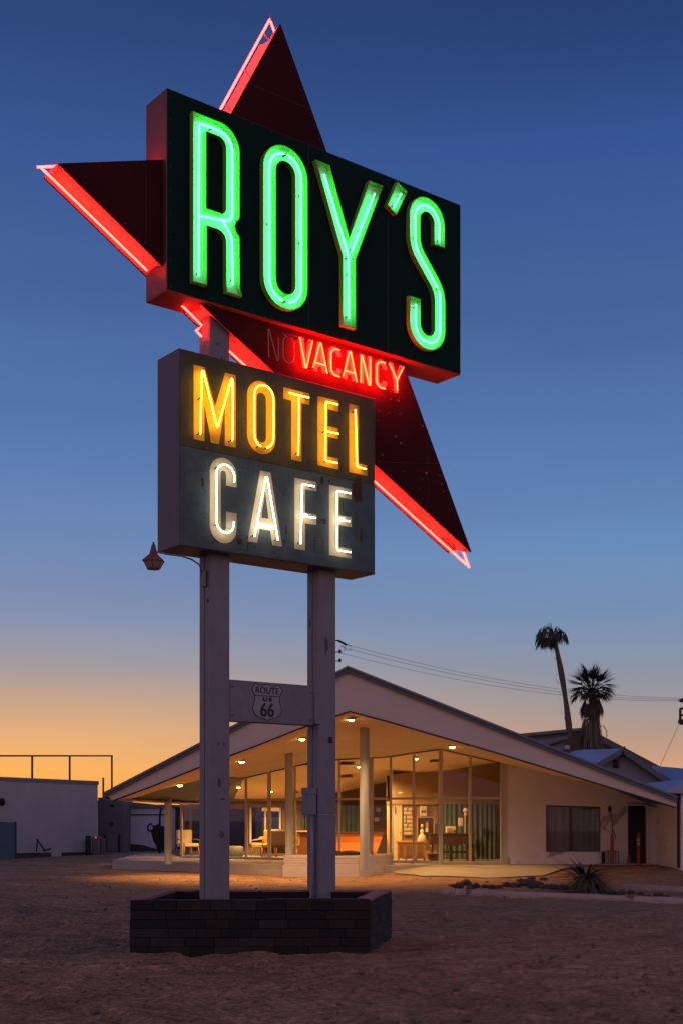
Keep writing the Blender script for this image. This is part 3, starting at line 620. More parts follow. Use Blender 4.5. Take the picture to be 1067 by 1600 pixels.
# ---------------------------------------------------------------- lantern hanging off the left post
lan = thing('hanging_lantern', 'small unlit red metal lantern on a curved arm at the left sign post', 'lantern', tuple(P(240, 888, 15.35)))
c = P(240.5, 888, 15.35); k = 15.35 / FPX
Rr = 18.5 * k
mb = MB().lathe(c, [(.001, 37 * k), (3 * k, 37 * k), (4 * k, 33 * k), (4.2 * k, 32 * k), (7 * k, 22 * k), (Rr, 12 * k), (Rr * 1.02, 10.5 * k), (Rr * .9, 10.5 * k)], 6); mb.build('shade', paint('red_lantern_metal', (.20, .045, .055), (.12, .03, .035), 8, .4, .1, 40), lan)
mb = MB().lathe(c, [(Rr * .9, 10.4 * k), (11 * k, 0), (.001, -.5 * k)], 6); g_ = mb.build('lantern_glass', paint('frosted_amber_glass', (.34, .24, .2), (.24, .16, .13), 9, .25), lan)
mb = MB()
for i in range(6):
    a = 2 * math.pi * (i + .5) / 6; mb.tube([c + Vector((Rr * .91 * math.cos(a), Rr * .91 * math.sin(a), 10.4 * k)), c + Vector((11.1 * k * math.cos(a), 11.1 * k * math.sin(a), 0))], .004, 5)
mb.lathe(c, [(11.2 * k, 1 * k), (11.4 * k, -1.5 * k), (.001, -2 * k)], 6); mb.build('glazing_bar', M['clip'], lan)
mb = MB().tube([c + Vector((0, 0, 36 * k)), c + Vector((0, 0, 41 * k))], .012, 8); mb.build('finial', M['clip'], lan)
pA = P(250, 866, 15.38)
tip = ROOTM['motel_sign'] @ Vector((-.012, .30, 4.62))
mid = [c + Vector((3 * k, 0, 26 * k)), P(262, 866, 15.42), P(285, 869, 15.6), P(300, 874, 15.75), P(312, 882, 15.85), tip]
mb = MB().tube(mid, .011, 8); mb.build('arm', M['post'], lan)
mb = MB(); q0 = ROOTM['motel_sign'] @ Vector((-.03, .27, 4.60)); mb.bar(q0 + Vector((0, 0, .10)), q0 - Vector((0, 0, .10)), .05, .05, (0, 1, 0)); mb.build('bracket', M['post'], lan)

# ---------------------------------------------------------------- planter of dark blocks round the posts
def planter():
    FL, FR, BR, BL = Vector((-2.49, 15.2, 0)), Vector((.335, 15.2, 0)), Vector((.66, 17.2, 0)), Vector((-2.35, 17.3, 0))
    t = thing('sign_planter', 'low rectangular planter of dark stacked blocks with reddish cap at the foot of the sign', 'planter', (-.9, 16.2, 0))
    rn_ = random.Random(11)
    tones = [paint('block_%s' % n_, c, [x * .6 for x in c], 7, .85, .5, 22) for n_, c in (('brown', (.030, .020, .016)), ('slate', (.030, .029, .027)), ('black', (.014, .011, .010)))]
    mbs = [MB(), MB(), MB()]; core = MB(); cap = MB(); Ht = .64; th = .17
    cs = [FL, FR, BR, BL]; cen = sum(cs, Vector()) / 4
    inn_ = []
    for i in range(4):
        a, b_, c_ = cs[i - 1], cs[i], cs[(i + 1) % 4]; e1 = (b_ - a).normalized(); e2 = (c_ - b_).normalized()
        n1 = Vector((-e1.y, e1.x, 0)); n2 = Vector((-e2.y, e2.x, 0)); m_ = (n1 + n2); m_.normalize(); inn_.append(b_ + m_ * th / m_.dot(n1))
    for i in range(4):
        a, b_ = cs[i], cs[(i + 1) % 4]; ia, ib = inn_[i], inn_[(i + 1) % 4]
        e_ = (b_ - a).normalized(); n_ = Vector((e_.y, -e_.x, 0)); ln_ = (b_ - a).length
        core.prism([a - n_ * .02, b_ - n_ * .02, ib, ia], (0, 0, Ht)); 
        rows = 6; hz_ = Ht / rows
        for r_ in range(rows):
            x = -.0
            while x < ln_:
                w = rn_.uniform(.22, .52); x1 = min(ln_, x + w)
                if ln_ - x1 < .1: x1 = ln_
                pr = rn_.uniform(0, .012); mb = mbs[rn_.choice((0, 0, 1, 2, 2))]
                p0 = a + e_ * (x + .0015) - n_ * .02; p1 = a + e_ * (x1 - .0015) - n_ * .02; o_ = n_ * (.022 + pr)
                z0 = r_ * hz_ + .0015 - (.1 if r_ == 0 else 0); z1 = (r_ + 1) * hz_ - .0015; bb = .004
                vs = [p0, p1, p1 + o_ * 0.8, p0 + o_ * .8]
                A = [Vector((v.x, v.y, z0)) for v in vs] + [Vector((v.x, v.y, z1)) for v in vs]
                ff = [p0 + e_ * bb + o_, p1 - e_ * bb + o_]
                A += [Vector((ff[0].x, ff[0].y, z0 + bb)), Vector((ff[1].x, ff[1].y, z0 + bb)), Vector((ff[1].x, ff[1].y, z1 - bb)), Vector((ff[0].x, ff[0].y, z1 - bb))]
                mb.add(A, [(0, 1, 2, 3), (4, 5, 6, 7), (0, 3, 7, 4), (1, 5, 6, 2), (3, 2, 9, 8), (2, 6, 10, 9), (6, 7, 11, 10), (7, 3, 8, 11), (8, 9, 10, 11)])
                x = x1
    for m_, mb in zip(tones, mbs): mb.build('block_course', m_, t)
    core.build('wall_core', paint('planter_core', (.02, .014, .012), (.014, .01, .009), 4, .9), t)
    capm = paint('red_cap', (.42, .15, .12), (.28, .10, .085), 3, .7, .3, 18, stain=(.09, .05, .045), sthr=.62, sscale=4)
    for i, (s0, s1, h_) in enumerate(((0, .93, .012), (0, 1, .03), (0, 1, .02), (0, 1, .035))):
        a, b_ = cs[i], cs[(i + 1) % 4]; ia, ib = inn_[i], inn_[(i + 1) % 4]
        if i == 0: # front cap in two lengths, the left one thicker
            m1 = a.lerp(b_, .56); im1 = ia.lerp(ib, .56)
            q = MB().prism([a + Vector((0, 0, Ht)), m1 + Vector((0, 0, Ht)), im1 + Vector((0, 0, Ht)), ia + Vector((0, 0, Ht))], (0, 0, .014)); q.build('cap_stone', tones[0], t)
            q = MB().prism([m1 + Vector((.01, 0, Ht)), b_ + Vector((0, 0, Ht)), ib + Vector((0, 0, Ht)), im1 + Vector((.01, 0, Ht))], (0, 0, .028)); q.build('cap_stone', tones[0], t)
        else:
            q = MB().prism([a + Vector((0, 0, Ht + .002)), b_ + Vector((0, 0, Ht + .002)), ib + Vector((0, 0, Ht + .002)), ia + Vector((0, 0, Ht + .002))], (0, 0, h_)); q.build('cap_stone', capm, t)
    soil = MB(); vs = []; n = 14
    for j in range(n + 1):
        for i in range(n + 1):
            p = inn_[0].lerp(inn_[1], i / n).lerp(inn_[3].lerp(inn_[2], i / n), j / n); vs.append(Vector((p.x, p.y, .34 + .05 * noise.noise(p * 2.3) + .02 * noise.noise(p * 8))))
    soil.add(vs, [(j * (n + 1) + i, j * (n + 1) + i + 1, (j + 1) * (n + 1) + i + 1, (j + 1) * (n + 1) + i) for j in range(n) for i in range(n)], True)
    soil.build('soil', paint('planter_soil', (.12, .08, .06), (.07, .05, .04), 6, .95, .6, 20), t)
planter()

# ================================================================ reception building
bld = thing('reception_building', 'low white reception building with swooping gable roof and tall lit glass front', 'building', (3.0, 39, 0))
white = paint('stucco_lilac', (.74, .70, .78), (.64, .60, .68), 1.2, .85, .25, 60, stain=(.38, .34, .35), sthr=.64, sscale=.9)
fascia_m = paint('fascia_white', (.68, .54, .47), (.60, .48, .42), .8, .75, .1, 30)
soffit_m = paint('soffit_plaster', (.70, .58, .42), (.62, .51, .37), .7, .85, .15, 12)
roofm = paint('roof_edge_grey', (.12, .14, .17), (.09, .105, .13), 2, .6)
framem = paint('window_frame_metal', (.50, .46, .40), (.44, .40, .36), 3, .45)
darkm = paint('dark_void', (.015, .014, .015), rough=.7)
colm = paint('column_paint', (.42, .44, .40), (.36, .38, .35), 2, .5)
concm = paint('porch_concrete', (.38, .33, .32), (.32, .28, .27), 1.5, .85, .2, 30, stain=(.34, .3, .28), sthr=.66, sscale=2)
brownwall = paint('brown_interior_wall', (.26, .17, .10), (.22, .14, .08), .8, .8)
floorm = paint('terrazzo_floor', (.34, .27, .19), (.28, .22, .15), 4, .35)
glassm = glass('window_glass', (.95, .94, .92), .018)
GY = 39.0; FY = 33.0
G = P(688, 1350, GY)
def gl(px):   # depth of the slanted glass line at photo column px
    if px >= 688: return GY
    A = PZ(688, GY, 0); B_ = PZ(284, 44.7, 0); k = (px - CX) / FPX
    dx, dy = B_.x - A.x, B_.y - A.y; t = (k * A.y - A.x) / (dx - k * dy); return A.y + dy * t
pairs = [((178, 1251), (262, 1254, 45.5), (300, 1257, 49)), ((230, 1232), (284, 1239, 0), (320, 1256, 48.8)), ((330, 1192), (360, 1220, 0), (390, 1253, 48.6)), ((400, 1166), (421, 1206, 0), (450, 1249, 48.4)),
         ((460, 1142), (481, 1192, 0), (500, 1243, 48.2)), ((500, 1127), (530, 1186, 0), (540, 1236, 48)), ((546, 1112), (600, 1183, 0), (604, 1222, 48)), ((600, 1126), (646, 1176, 0), (646, 1216, 45)),
         ((655, 1142), (688, 1170, 0), (700, 1206, 43.9)), ((770, 1175), (783, 1192, 0), (781, 1192, 43.9)), ((1055, 1262), (1046, 1257, 0), (1046, 1248, 43.9))]
cf = [P(a[0], a[1], FY) for a, b_, c_ in pairs]; cg = [P(b_[0], b_[1], b_[2] or gl(b_[0])) for a, b_, c_ in pairs]; cb_ = [P(*c_) for a, b_, c_ in pairs]
mb = MB()
rows = []
for j in range(7): rows.append([cf[i].lerp(cg[i], j / 6) for i in range(len(cf))])
for j in range(1, 4): rows.append([cg[i].lerp(cb_[i], j / 3) for i in range(len(cf))])
n = len(cf); mb.add([p for r_ in rows for p in r_], [(j * n + i, j * n + i + 1, (j + 1) * n + i + 1, (j + 1) * n + i) for j in range(len(rows) - 1) for i in range(n - 1)], False)
mb.build('soffit', soffit_m, bld)
def soff(px, py, lo=0, hi=6):
    best = None
    for j in range(lo * 8, hi * 8):
        a = rows[j // 8]; b_ = rows[j // 8 + 1] if j // 8 + 1 < len(rows) else rows[-1]; t = (j % 8) / 8
        for i in range(n - 1):
            for k in range(12):
                p = a[i].lerp(b_[i], t).lerp(a[i + 1].lerp(b_[i + 1], t), k / 12); q = proj(p); d = (q[0] - px) ** 2 + (q[1] - py) ** 2
                if best is None or d < best[0]: best = (d, p)
    return best[1].copy()
V = Vector((.12, .993, 0)) * 17
rp_ = [P(162, 1238, FY - .1), P(543, 1040, FY - .1), P(1058, 1244, FY - .1)]
tk = Vector((0, 0, -.15))
mb = MB(); mb.prism([rp_[0], rp_[1], rp_[2], rp_[2] + tk, rp_[1] + tk * 1.1, rp_[0] + tk], V); mb.build('roof', roofm, bld)
mb = MB()
for a, b_ in ((rp_[0], rp_[1]), (rp_[1], rp_[2])): mb.bar(a + Vector((0, -.02, -.035)), b_ + Vector((0, -.02, -.035)), .06, .05)
mb.build('roof_flashing', paint('flashing', (.17, .19, .23), rough=.4), bld)
top = [P(167, 1244, FY), P(543, 1047, FY), P(1056, 1249, FY)]
mb = MB(); mb.prism([top[0]] + [top[1]] + [top[2]] + [p + Vector((0, 0, 0)) for p in [cf[i] for i in range(n - 1, -1, -1)]], (0, .08, 0)); mb.build('fascia', fascia_m, bld)
mb = MB()
for i in range(n - 1): mb.bar(cf[i] + Vector((0, -.01, .0)), cf[i + 1] + Vector((0, -.01, .0)), .05, .035)
mb.build('drip_edge', darkm, bld)
def quadp(name, pts, off, m, parent=bld): return MB().prism(pts, off).build(name, m, parent)
# eave boards down both ends
mb = MB(); mb.prism([rp_[0] + tk, cf[0], cb_[0], rp_[0] + tk + V], (-.05, 0, 0)); mb.build('fascia', fascia_m, bld)
# floor and deck
def flat(name, pl, z0, z1, m, parent=bld):
    mb = MB(); mb.prism([Vector((p.x, p.y, z0)) for p in pl], (0, 0, z1 - z0)); return mb.build(name, m, parent)
FZ = .20
flat('floor', [PZ(284, 44.7, 0), PZ(688, GY, 0), PZ(783, GY, 0), PZ(783, 44, 0), PZ(604, 48.2, 0), PZ(296, 49.4, 0)], -.25, FZ - .004, floorm)
dk = [PZ(176, 42.5, 0), PZ(445, 37.9, 0), PZ(612, 37.6, 0), PZ(689, 38.7, 0), PZ(688, GY + .15, 0), PZ(284, 44.85, 0), PZ(268, 50, 0), PZ(222, 50, 0)]
mb = MB(); mb.prism([Vector((p.x, p.y, -.3)) for p in dk], (0, 0, .3 + FZ)); mb.build('porch_deck', concm, bld)
flat('step', [PZ(391, 38.6, 0), PZ(391 + 54, 37.3, 0), PZ(446, 38, 0), PZ(391, 39.3, 0)], -.3, .06, concm)
# glass lines
def pane(px0, px1, zb, tp0, tp1, nm='window_pane'):
    y0, y1 = gl(px0), gl(px1); p0, p1 = PZ(px0, y0, zb), PZ(px1, y1, zb); q0, q1 = P(px0, tp0, y0), P(px1, tp1, y1)
    MB().prism([p0, p1, q1, q0], (0, .012, 0)).build(nm, glassm, bld)
def top_at(px):
    for i in range(n - 1):
        a, b_ = pairs[i][1], pairs[i + 1][1]
        if a[0] <= px <= b_[0]: return a[1] + (b_[1] - a[1]) * (px - a[0]) / (b_[0] - a[0])
    return 1254
ml = [284, 318, 352, 385, 421, 461, 497, 530, 580, 610, 646, 688, 734, 783]
TZ = 2.19
for i, px in enumerate(ml):
    y = gl(px); w = .075 if px not in (688, 421, 580) else .12
    p0 = PZ(px, y, FZ); p1 = P(px, top_at(px) - 2, y); mb = MB(); mb.bar(p0, p1, w, .11, (0, 1, 0)); mb.build('mullion', framem, bld)
    if i < len(ml) - 1:
        nx = ml[i + 1]; a = PZ(px, y, TZ); b_ = PZ(nx, gl(nx), TZ); e_ = (b_ - a).normalized() * .04
        MB().bar(a + e_, b_ - e_, .08, .07).build('transom', framem, bld)
        a.z = b_.z = FZ + .04; MB().bar(a + e_, b_ - e_, .10, .08).build('sill', framem, bld)
        a = P(px, top_at(px) + .6, y); b_ = P(nx, top_at(nx) + .6, gl(nx)); MB().bar(a, b_, .09, .04).build('head_rail', paint('head_rail_m', (.12, .09, .06)) if i == 0 else bpy.data.materials['head_rail_m'], bld)
        pane(px + .6, nx - .6, FZ + .08, top_at(px) + 1, top_at(nx) + 1)
# left side glass wall
mb = MB(); a = PZ(284, 44.7, 0); b_ = PZ(296, 49.2, 0)
MB().prism([Vector((a.x, a.y, FZ)), Vector((b_.x, b_.y, FZ)), Vector((b_.x, b_.y, 2.3)), Vector((a.x, a.y, 2.3))], (.012, 0, 0)).build('window_pane', glassm, bld)
# wing wall with window and door
def wall_px(loops, Y, dep, m, name='wall', parent=bld):
    lv = [[P(x, y, Y) for x, y in lp] for lp in loops]; tr = tessellate_polygon(lv); fl = [p for lp in lv for p in lp]; k = len(fl); off = Vector((0, dep, 0))
    mb = MB(); mb.add(fl + [p + off for p in fl], [tuple(t) for t in tr] + [tuple(k + i for i in t) for t in tr])
    for lp in lv:
        c = len(lp); mb.add(lp + [p + off for p in lp], [(i, (i + 1) % c, c + (i + 1) % c, c + i) for i in range(c)])
    return mb.build(name, m, parent)
win = (852.5, 1258, 938, 1331); dr = (980, 1257, 1010, 1356)
wall_px([[(784, 1362), (784, 1190), (1046, 1254), (1046, 1362), (1010, 1362), (1010, 1259), (980, 1258.5), (980, 1362)], [(852.5, 1258), (852.5, 1331), (938, 1331), (938, 1260.5)]], GY, .22, white)
MB().prism([P(1046, 1362, GY + .22), P(1046, 1254, GY + .22), P(1044, 1252, GY + 10), P(1044, 1340, GY + 10)], (-.2, 0, 0)).build('wall', white, bld)
wall_px([[(784, 1352), (784, 1190), (791, 1191.5), (791, 1352)]], GY - .03, .028, paint('lit_jamb_paint', (.6, .52, .40)), 'door_jamb')  # strip in warmer paint draws the lit edge of the wing wall
wf = MB()
for a, b_ in (((853, 1259), (853, 1331)), ((937.6, 1261), (937.6, 1331)), ((853, 1259), (938, 1261)), ((853, 1330.6), (938, 1330.6)), ((890, 1260), (890, 1331))): wf.bar(P(*a, GY + .09), P(*b_, GY + .09), .04, .04, (0, 1, 0))
wob = wf.build('window', paint('dark_window_frame', (.08, .07, .07)), bld)
MB().prism([P(853, 1259, GY + .1), P(938, 1261, GY + .1), P(938, 1331, GY + .1), P(853, 1331, GY + .1)], (0, .01, 0)).build('pane', glass('wing_glass', (.95, .95, .97), .02), wob)
MB().bevbox(tuple(P(851, 1332.5, GY - .03)), tuple(P(940, 1330.8, GY + .1) ), .004).build('sill', white, wob)
wall_px([[(978, 1362), (978, 1256), (1012, 1256), (1012, 1362)]], GY + 1.2, .05, darkm, 'door_recess')
fr_ = MB()
for a, b_ in (((979, 1356), (979, 1256.5)), ((1010.8, 1356), (1010.8, 1256.5)), ((979, 1256.5), (1011, 1257.5))): fr_.bar(P(*a, GY - .02), P(*b_, GY - .02), .05, .035, (0, 1, 0))
fr_.build('door_frame', white, bld)
MB().prism([P(985, 1262, GY + .16), P(1009, 1262, GY + .16), P(1009, 1352, GY + .16), P(985, 1352, GY + .16)], (0, .04, 0)).build('door', paint('dark_door', (.02, .018, .018), rough=.5), bld)
def ramp_curt(name, px0, px1, py0, py1, Y, m, label=None, cat=None, folds=9, amp=.05, group=None, parent=None):
    mb = MB(); k = folds * 8; vs = []; rr = random.Random(px0)
    ph = [rr.uniform(.6, 1.4) for _ in range(folds + 1)]
    for i in range(k + 1):
        px = px0 + (px1 - px0) * i / k; a = amp * math.sin(i / k * folds * 2 * math.pi) * ph[int(i / k * folds)]
        for py, q in ((py0, 1), ((py0 + py1) / 2, 1.15), (py1, 1.3)): vs.append(P(px, py, Y) + Vector((0, a * q, 0)))
    fs = [(3 * i + j, 3 * i + j + 1, 3 * i + 4 + j, 3 * i + 3 + j) for i in range(k) for j in (0, 1)]
    mb.add(vs, fs, True); mb.add([v + Vector((0, .01, 0)) for v in vs], fs, True)
    if parent: return mb.build(name, m, parent)
    return single(name, mb, m, label, cat, group)
grey_c = paint('grey_curtain', (.30, .30, .32), (.23, .23, .25), 6, .9)
teal_c = paint('teal_curtain', (.10, .15, .15), (.07, .11, .115), 6, .9)
ramp_curt('curtain', 854, 892, 1260, 1331, GY + .20, grey_c, 'grey curtain behind the left half of the wing window', 'curtain', 3, .03, 'curtains in the building')
ramp_curt('curtain', 893, 937, 1261, 1331, GY + .20, grey_c, 'grey curtain behind the right half of the wing window', 'curtain', 5, .05, 'curtains in the building')
wall_px([[(850, 1340), (850, 1250), (940, 1250), (940, 1340)]], GY + .8, .05, darkm, 'room_back')
mb = MB(); mb.tube([P(980, 1256, GY - .04), P(990, 1255, GY - .04), P(1006, 1256, GY - .04), P(1018, 1259, GY - .04), P(1030, 1262.5, GY - .04), P(1044, 1262, GY - .04)], .014, 6); mb.build('cable', darkm, bld)
# interior walls
BW = 43.6
wall_px([[(604, 1345), (604, 1212), (700, 1196), (800, 1185), (800, 1345)]], BW, .15, brownwall, 'interior_wall')
mb = MB(); mb.prism([P(604, 1345, BW), P(604, 1212, BW), PZ(610, 48.2, 2.95), PZ(610, 48.2, 0)], (.12, 0, 0)); mb.build('interior_wall', brownwall, bld)
mb = MB(); a, b_ = PZ(783, GY + .2, 0), PZ(783 + 8, BW, 0); mb.prism([Vector((a.x, a.y, 0)), Vector((a.x, a.y, 3.4)), Vector((b_.x, b_.y, 3.7)), Vector((b_.x, b_.y, 0))], (.1, 0, 0)); mb.build('interior_wall', brownwall, bld)
wall_px([[(296, 1338), (296, 1250), (604, 1212), (604, 1338)], [(392, 1262), (392, 1318), (438, 1318), (438, 1262)], [(300, 1264), (300, 1330), (386, 1330), (386, 1264)]], 48.2, .15, paint('dim_interior_wall', (.16, .125, .10), (.12, .095, .08), 1, .8), 'interior_wall')
wall_px([[(604, 1257), (604, 1252), (783, 1252), (783, 1257)]], BW - .1, .095, paint('header_band', (.3, .2, .11)), 'header')
mb = MB()
for a, b_ in (((392, 1262), (392, 1318)), ((415, 1262), (415, 1318)), ((438, 1262), (438, 1318)), ((392, 1318), (438, 1318)), ((420, 1297), (438, 1297)), ((343, 1264), (343, 1330))): mb.bar(P(*a, 48.1), P(*b_, 48.1), .07, .06, (0, 1, 0))
mb.build('rear_window_frame', framem, bld)
# round columns
for px, py, w in ((568, 1138, .135), (454, 1176, .115), (263, 1237, .11)):
    p = soff(px, py); r_ = w
    mb = MB().lathe((p.x, p.y, 0), [(r_, FZ - .02), (r_, p.z + .1)], 20); mb.build('column', colm, bld)
# recessed lamps: a lit disc in a trim ring, each with its own light
lampm = emit('lamp_disc', (1, .54, .13), 34)
trimm = paint('lamp_trim', (.5, .4, .25), rough=.4)
def downlight(px, py, e_=60, r_=.115, lo=0, hi=6, lampc=(1, .55, .19)):
    p = soff(px, py, lo, hi); mb = MB(); mb.lathe((p.x, p.y, p.z), [(r_, .03), (r_, -.045), (r_ * .75, -.05), (r_ * .75, -.02)], 20); t_ = mb.build('downlight', trimm, bld)
    MB().lathe((p.x, p.y, p.z - .03), [(.001, -.06), (r_ * .4, -.054), (r_ * .7, -.03), (r_ * .73, .03)], 16).build('lamp_disc', lampm, t_)
    ld = bpy.data.lights.new('downlight_glow', 'SPOT'); ld.spot_size = R(118 if e_ == EXTW else 160); ld.spot_blend = .7; ld.energy = e_; ld.color = lampc; ld.shadow_soft_size = .05; lo_ = bpy.data.objects.new('downlight_glow', ld); lo_.location = (p.x, p.y, p.z - .125); COL.objects.link(lo_)
for q in ((549, 1122), (473, 1152), (376, 1189), (282, 1222), (707, 1163)): downlight(*q, EXTW)
for q in ((425, 1234), (562, 1196), (575, 1203), (372, 1228), (648, 1182)): downlight(*q, INTW, .09, 5, 9)
vm = paint('vent_grille', (.10, .07, .04))
for px, py in ((540, 1192), (541, 1213), (455, 1238), (680, 1188)):
    p = soff(px, py, 6, 9); MB().bevbox((p.x - .22, p.y - .25, p.z - .05), (p.x + .22, p.y + .25, p.z - .02), .006).build('ceiling_vent', vm, bld)

# ---------------------------------------------------------------- porch planter wall
pw = thing('porch_planter', 'white painted brick planter wall with peeling paint along the porch', 'planter', tuple(PZ(530, 37, 0)))
pm = paint('whitewashed_brick', (.50, .45, .46), (.42, .37, .38), 2, .85, .3, 40, stain=(.12, .06, .045), sthr=.66, sscale=2.4, stretch=(.5, 1, 2.5))
fp = [PZ(444, 37.1, 0), PZ(500, 36.6, 0), PZ(560, 36.7, 0), PZ(596, 37.6, 0), PZ(613, 38.6, 0), PZ(608, 39.3, 0), PZ(500, 38.2, 0), PZ(444, 38.2, 0)]
cc = sum(fp, Vector()) / len(fp)
flat('wall_lower', [p + (p - cc) * .02 for p in fp], -.3, .23, pm, pw)
up = MB(); n4 = 4
for k in range(n4): up.prism([Vector((p.x, p.y, .234 + k * .068)) + (p - cc) * (.004 * (k % 2)) * Vector((1, 1, 0)) for p in fp], (0, 0, .064))
up.build('brick_course', pm, pw)
rb = MB(); rr = random.Random(2)
for k in range(16):
    t = rr.random(); p = fp[1].lerp(fp[2], t) + Vector((-.1, .5 + rr.random() * .5, 0)); rb = MB().blob((p.x, p.y, .50 + rr.random() * .08), (.10 + rr.random() * .1, .10, .07 + .05 * rr.random()), k, .5, 2)
    single('rubble_stone', rb, paint('dark_rubble', (.06, .045, .04), (.03, .025, .02), 9, .9) if k == 0 else bpy.data.materials['dark_rubble'], 'dark lump of rubble heaped on top of the porch planter wall', 'stone', 'rubble on the porch planter')
leaf = paint('dry_leaf', (.07, .075, .035), (.13, .09, .05), 12, .7)
def blade(mb, p, d, ln_, w, droop=.3, seg=4):
    p = Vector(p); d = Vector(d).normalized(); s_ = d.cross(Vector((0, 0, 1)));
    if s_.length < .05: s_ = Vector((1, 0, 0))
    s_.normalize(); vs = []; q = p.copy(); dd = d.copy()
    for i in range(seg + 1):
        t = i / seg; ww = w * (.5 + 1.2 * t if t < .35 else (1 - t) * 1.4 + .02); nrm = s_.cross(dd).normalized()
        vs += [q - s_ * ww, q + nrm * ww * .35, q + s_ * ww]; dd = (dd + Vector((0, 0, -droop / seg))).normalized(); q = q + dd * ln_ / seg
    mb.add(vs, [(3 * i, 3 * i + 1, 3 * i + 4, 3 * i + 3) for i in range(seg)] + [(3 * i + 1, 3 * i + 2, 3 * i + 5, 3 * i + 4) for i in range(seg)])
sp = MB(); c = P(580, 1337, 37.6)
for k in range(14): a = rr.uniform(0, 6.28); blade(sp, c, (math.cos(a), math.sin(a), rr.uniform(.3, 1.4)), .3, .012, .6)
single('spiky_plant', sp, leaf, 'small spiky dry plant on the right end of the porch planter', 'plant')

# ---------------------------------------------------------------- furniture behind the glass
wood = paint('golden_oak', (.40, .22, .08), (.30, .15, .05), 4, .45, stretch=(1, 1, 4)); dwood = paint('dark_walnut', (.07, .035, .02), (.045, .022, .014), 4, .4); orange = paint('orange_laminate', (.80, .26, .05), (.74, .22, .04), 2, .4)
ylw = paint('mustard_vinyl', (.55, .30, .06), (.45, .24, .05), 3, .5); cream_f = paint('cream_vinyl', (.5, .4, .28), (.42, .33, .22), 3, .6)
t = thing('reception_counter', 'orange reception counter with slanted end and dark wooden top behind the glass', 'counter', tuple(PZ(560, 43, FZ)))
MB().prism([P(526, 1340, 43), P(526, 1303, 43), P(599, 1303, 43), P(585, 1340, 43)], (0, .7, 0)).build('front_panel', orange, t)
MB().prism([P(523, 1303, 42.9), P(523, 1300.4, 42.9), P(601, 1300.4, 42.9), P(600, 1303, 42.9)], (0, .9, 0)).build('counter_top', dwood, t)
t = thing('reception_desk', 'brown wooden end cabinet left of the orange counter', 'cabinet', tuple(PZ(472, 44, FZ)))
MB().prism([P(466, 1340, 43.8), P(466, 1302, 43.8), P(488, 1302, 43.8), P(488, 1340, 43.8)], (0, .6, 0)).build('cabinet_body', paint('cabinet_brown', (.25, .09, .03)), t)
MB().prism([P(465, 1302, 43.7), P(465, 1300, 43.7), P(489, 1300, 43.7), P(489, 1302, 43.7)], (0, .8, 0)).build('cabinet_top', dwood, t)
# sideboard
t = thing('sideboard', 'carved golden oak sideboard with panelled doors behind the right glass', 'sideboard', tuple(PZ(643, 42, FZ)))
y = 41.8
MB().prism([P(621, 1341, y), P(621, 1317, y), P(664, 1317, y), P(664, 1341, y)], (0, .5, 0)).build('carcass', wood, t)
MB().prism([P(619.5, 1317, y - .04), P(619.5, 1314.5, y - .04), P(666, 1314.5, y - .04), P(666, 1317, y - .04)], (0, .6, 0)).build('sideboard_top', wood, t)
for a, b_ in ((623, 631), (632.5, 648), (650, 662)):
    d_o = MB().prism([P(a, 1339, y - .03), P(a, 1319, y - .03), P(b_, 1319, y - .03), P(b_, 1339, y - .03)], (0, .028, 0)).build('door', dwood if a == 632.5 and False else wood, t)
    MB().prism([P(a + 1.5, 1337.5, y - .045), P(a + 1.5, 1320.5, y - .045), P(b_ - 1.5, 1320.5, y - .045), P(b_ - 1.5, 1337.5, y - .045)], (0, .012, 0)).build('door_panel', paint('oak_panel_dark', (.2, .10, .035)) if a == 623 else bpy.data.materials['oak_panel_dark'], d_o)
for px in (622, 634, 650, 663): MB().tube([P(px, 1341, y + .05), PZ(px - .5, y + .05, FZ)], .03, 8).build('leg', wood, t)
t = thing('writing_bureau', 'dark wooden piano-like bureau with legs in front of the teal curtain', 'desk', tuple(PZ(708, 41.6, FZ))); y = 41.5
MB().prism([P(671, 1318, y), P(672, 1304, y), P(741, 1304, y), P(738, 1318, y), P(712, 1321, y), P(704, 1324, y), P(697, 1320, y)], (0, .7, 0)).build('desk_case', dwood, t)
MB().prism([P(671, 1304, y - .02), P(671, 1302.3, y - .02), P(744, 1302.3, y - .02), P(744, 1304, y - .02)], (0, .8, 0)).build('desk_top', dwood, t)
for px in (674, 690, 704, 731, 738): MB().tube([P(px, 1319, y + .1), PZ(px, y + .1, FZ)], .045, 8).build('leg', dwood, t)
MB().prism([P(688, 1333, y + .1), P(688, 1330, y + .1), P(736, 1330, y + .1), P(736, 1333, y + .1)], (0, .3, 0)).build('shelf', dwood, t)
t = thing('chest', 'low dark chest on the floor left of the bureau', 'chest', tuple(PZ(677, 41, FZ)))
MB().bevbox(tuple(P(669, 1344.5, 41)), tuple(P(684, 1336, 41) + Vector((0, .5, 0))), .01).build('chest_body', dwood, t); MB().bevbox(tuple(P(668.5, 1335.8, 40.98)), tuple(P(684.5, 1333.5, 40.98) + Vector((0, .53, 0))), .01).build('lid', dwood, t)
t = thing('table_radio', 'old cream table radio with round dial on the dark bureau', 'radio', tuple(P(704, 1302.3, 41.7)))
MB().bevbox(tuple(P(696.5, 1302, 41.6)), tuple(P(712, 1291.5, 41.6) + Vector((0, .2, 0))), .015).build('radio_case', cream_f, t)
MB().prism([P(698.5, 1300, 41.59), P(698.5, 1294, 41.59), P(706, 1294, 41.59), P(706, 1300, 41.59)], (0, .008, 0)).build('speaker_grille', paint('radio_grille', (.35, .2, .08)), t)
c = P(709, 1298, 41.59); MB().tube([c, c + Vector((0, -.03, 0))], .03, 12).build('dial', dwood, t)
t = thing('globe_lamp', 'pale standing lamp with round and square shades beside the radio', 'lamp', tuple(PZ(722, 42.4, FZ)))
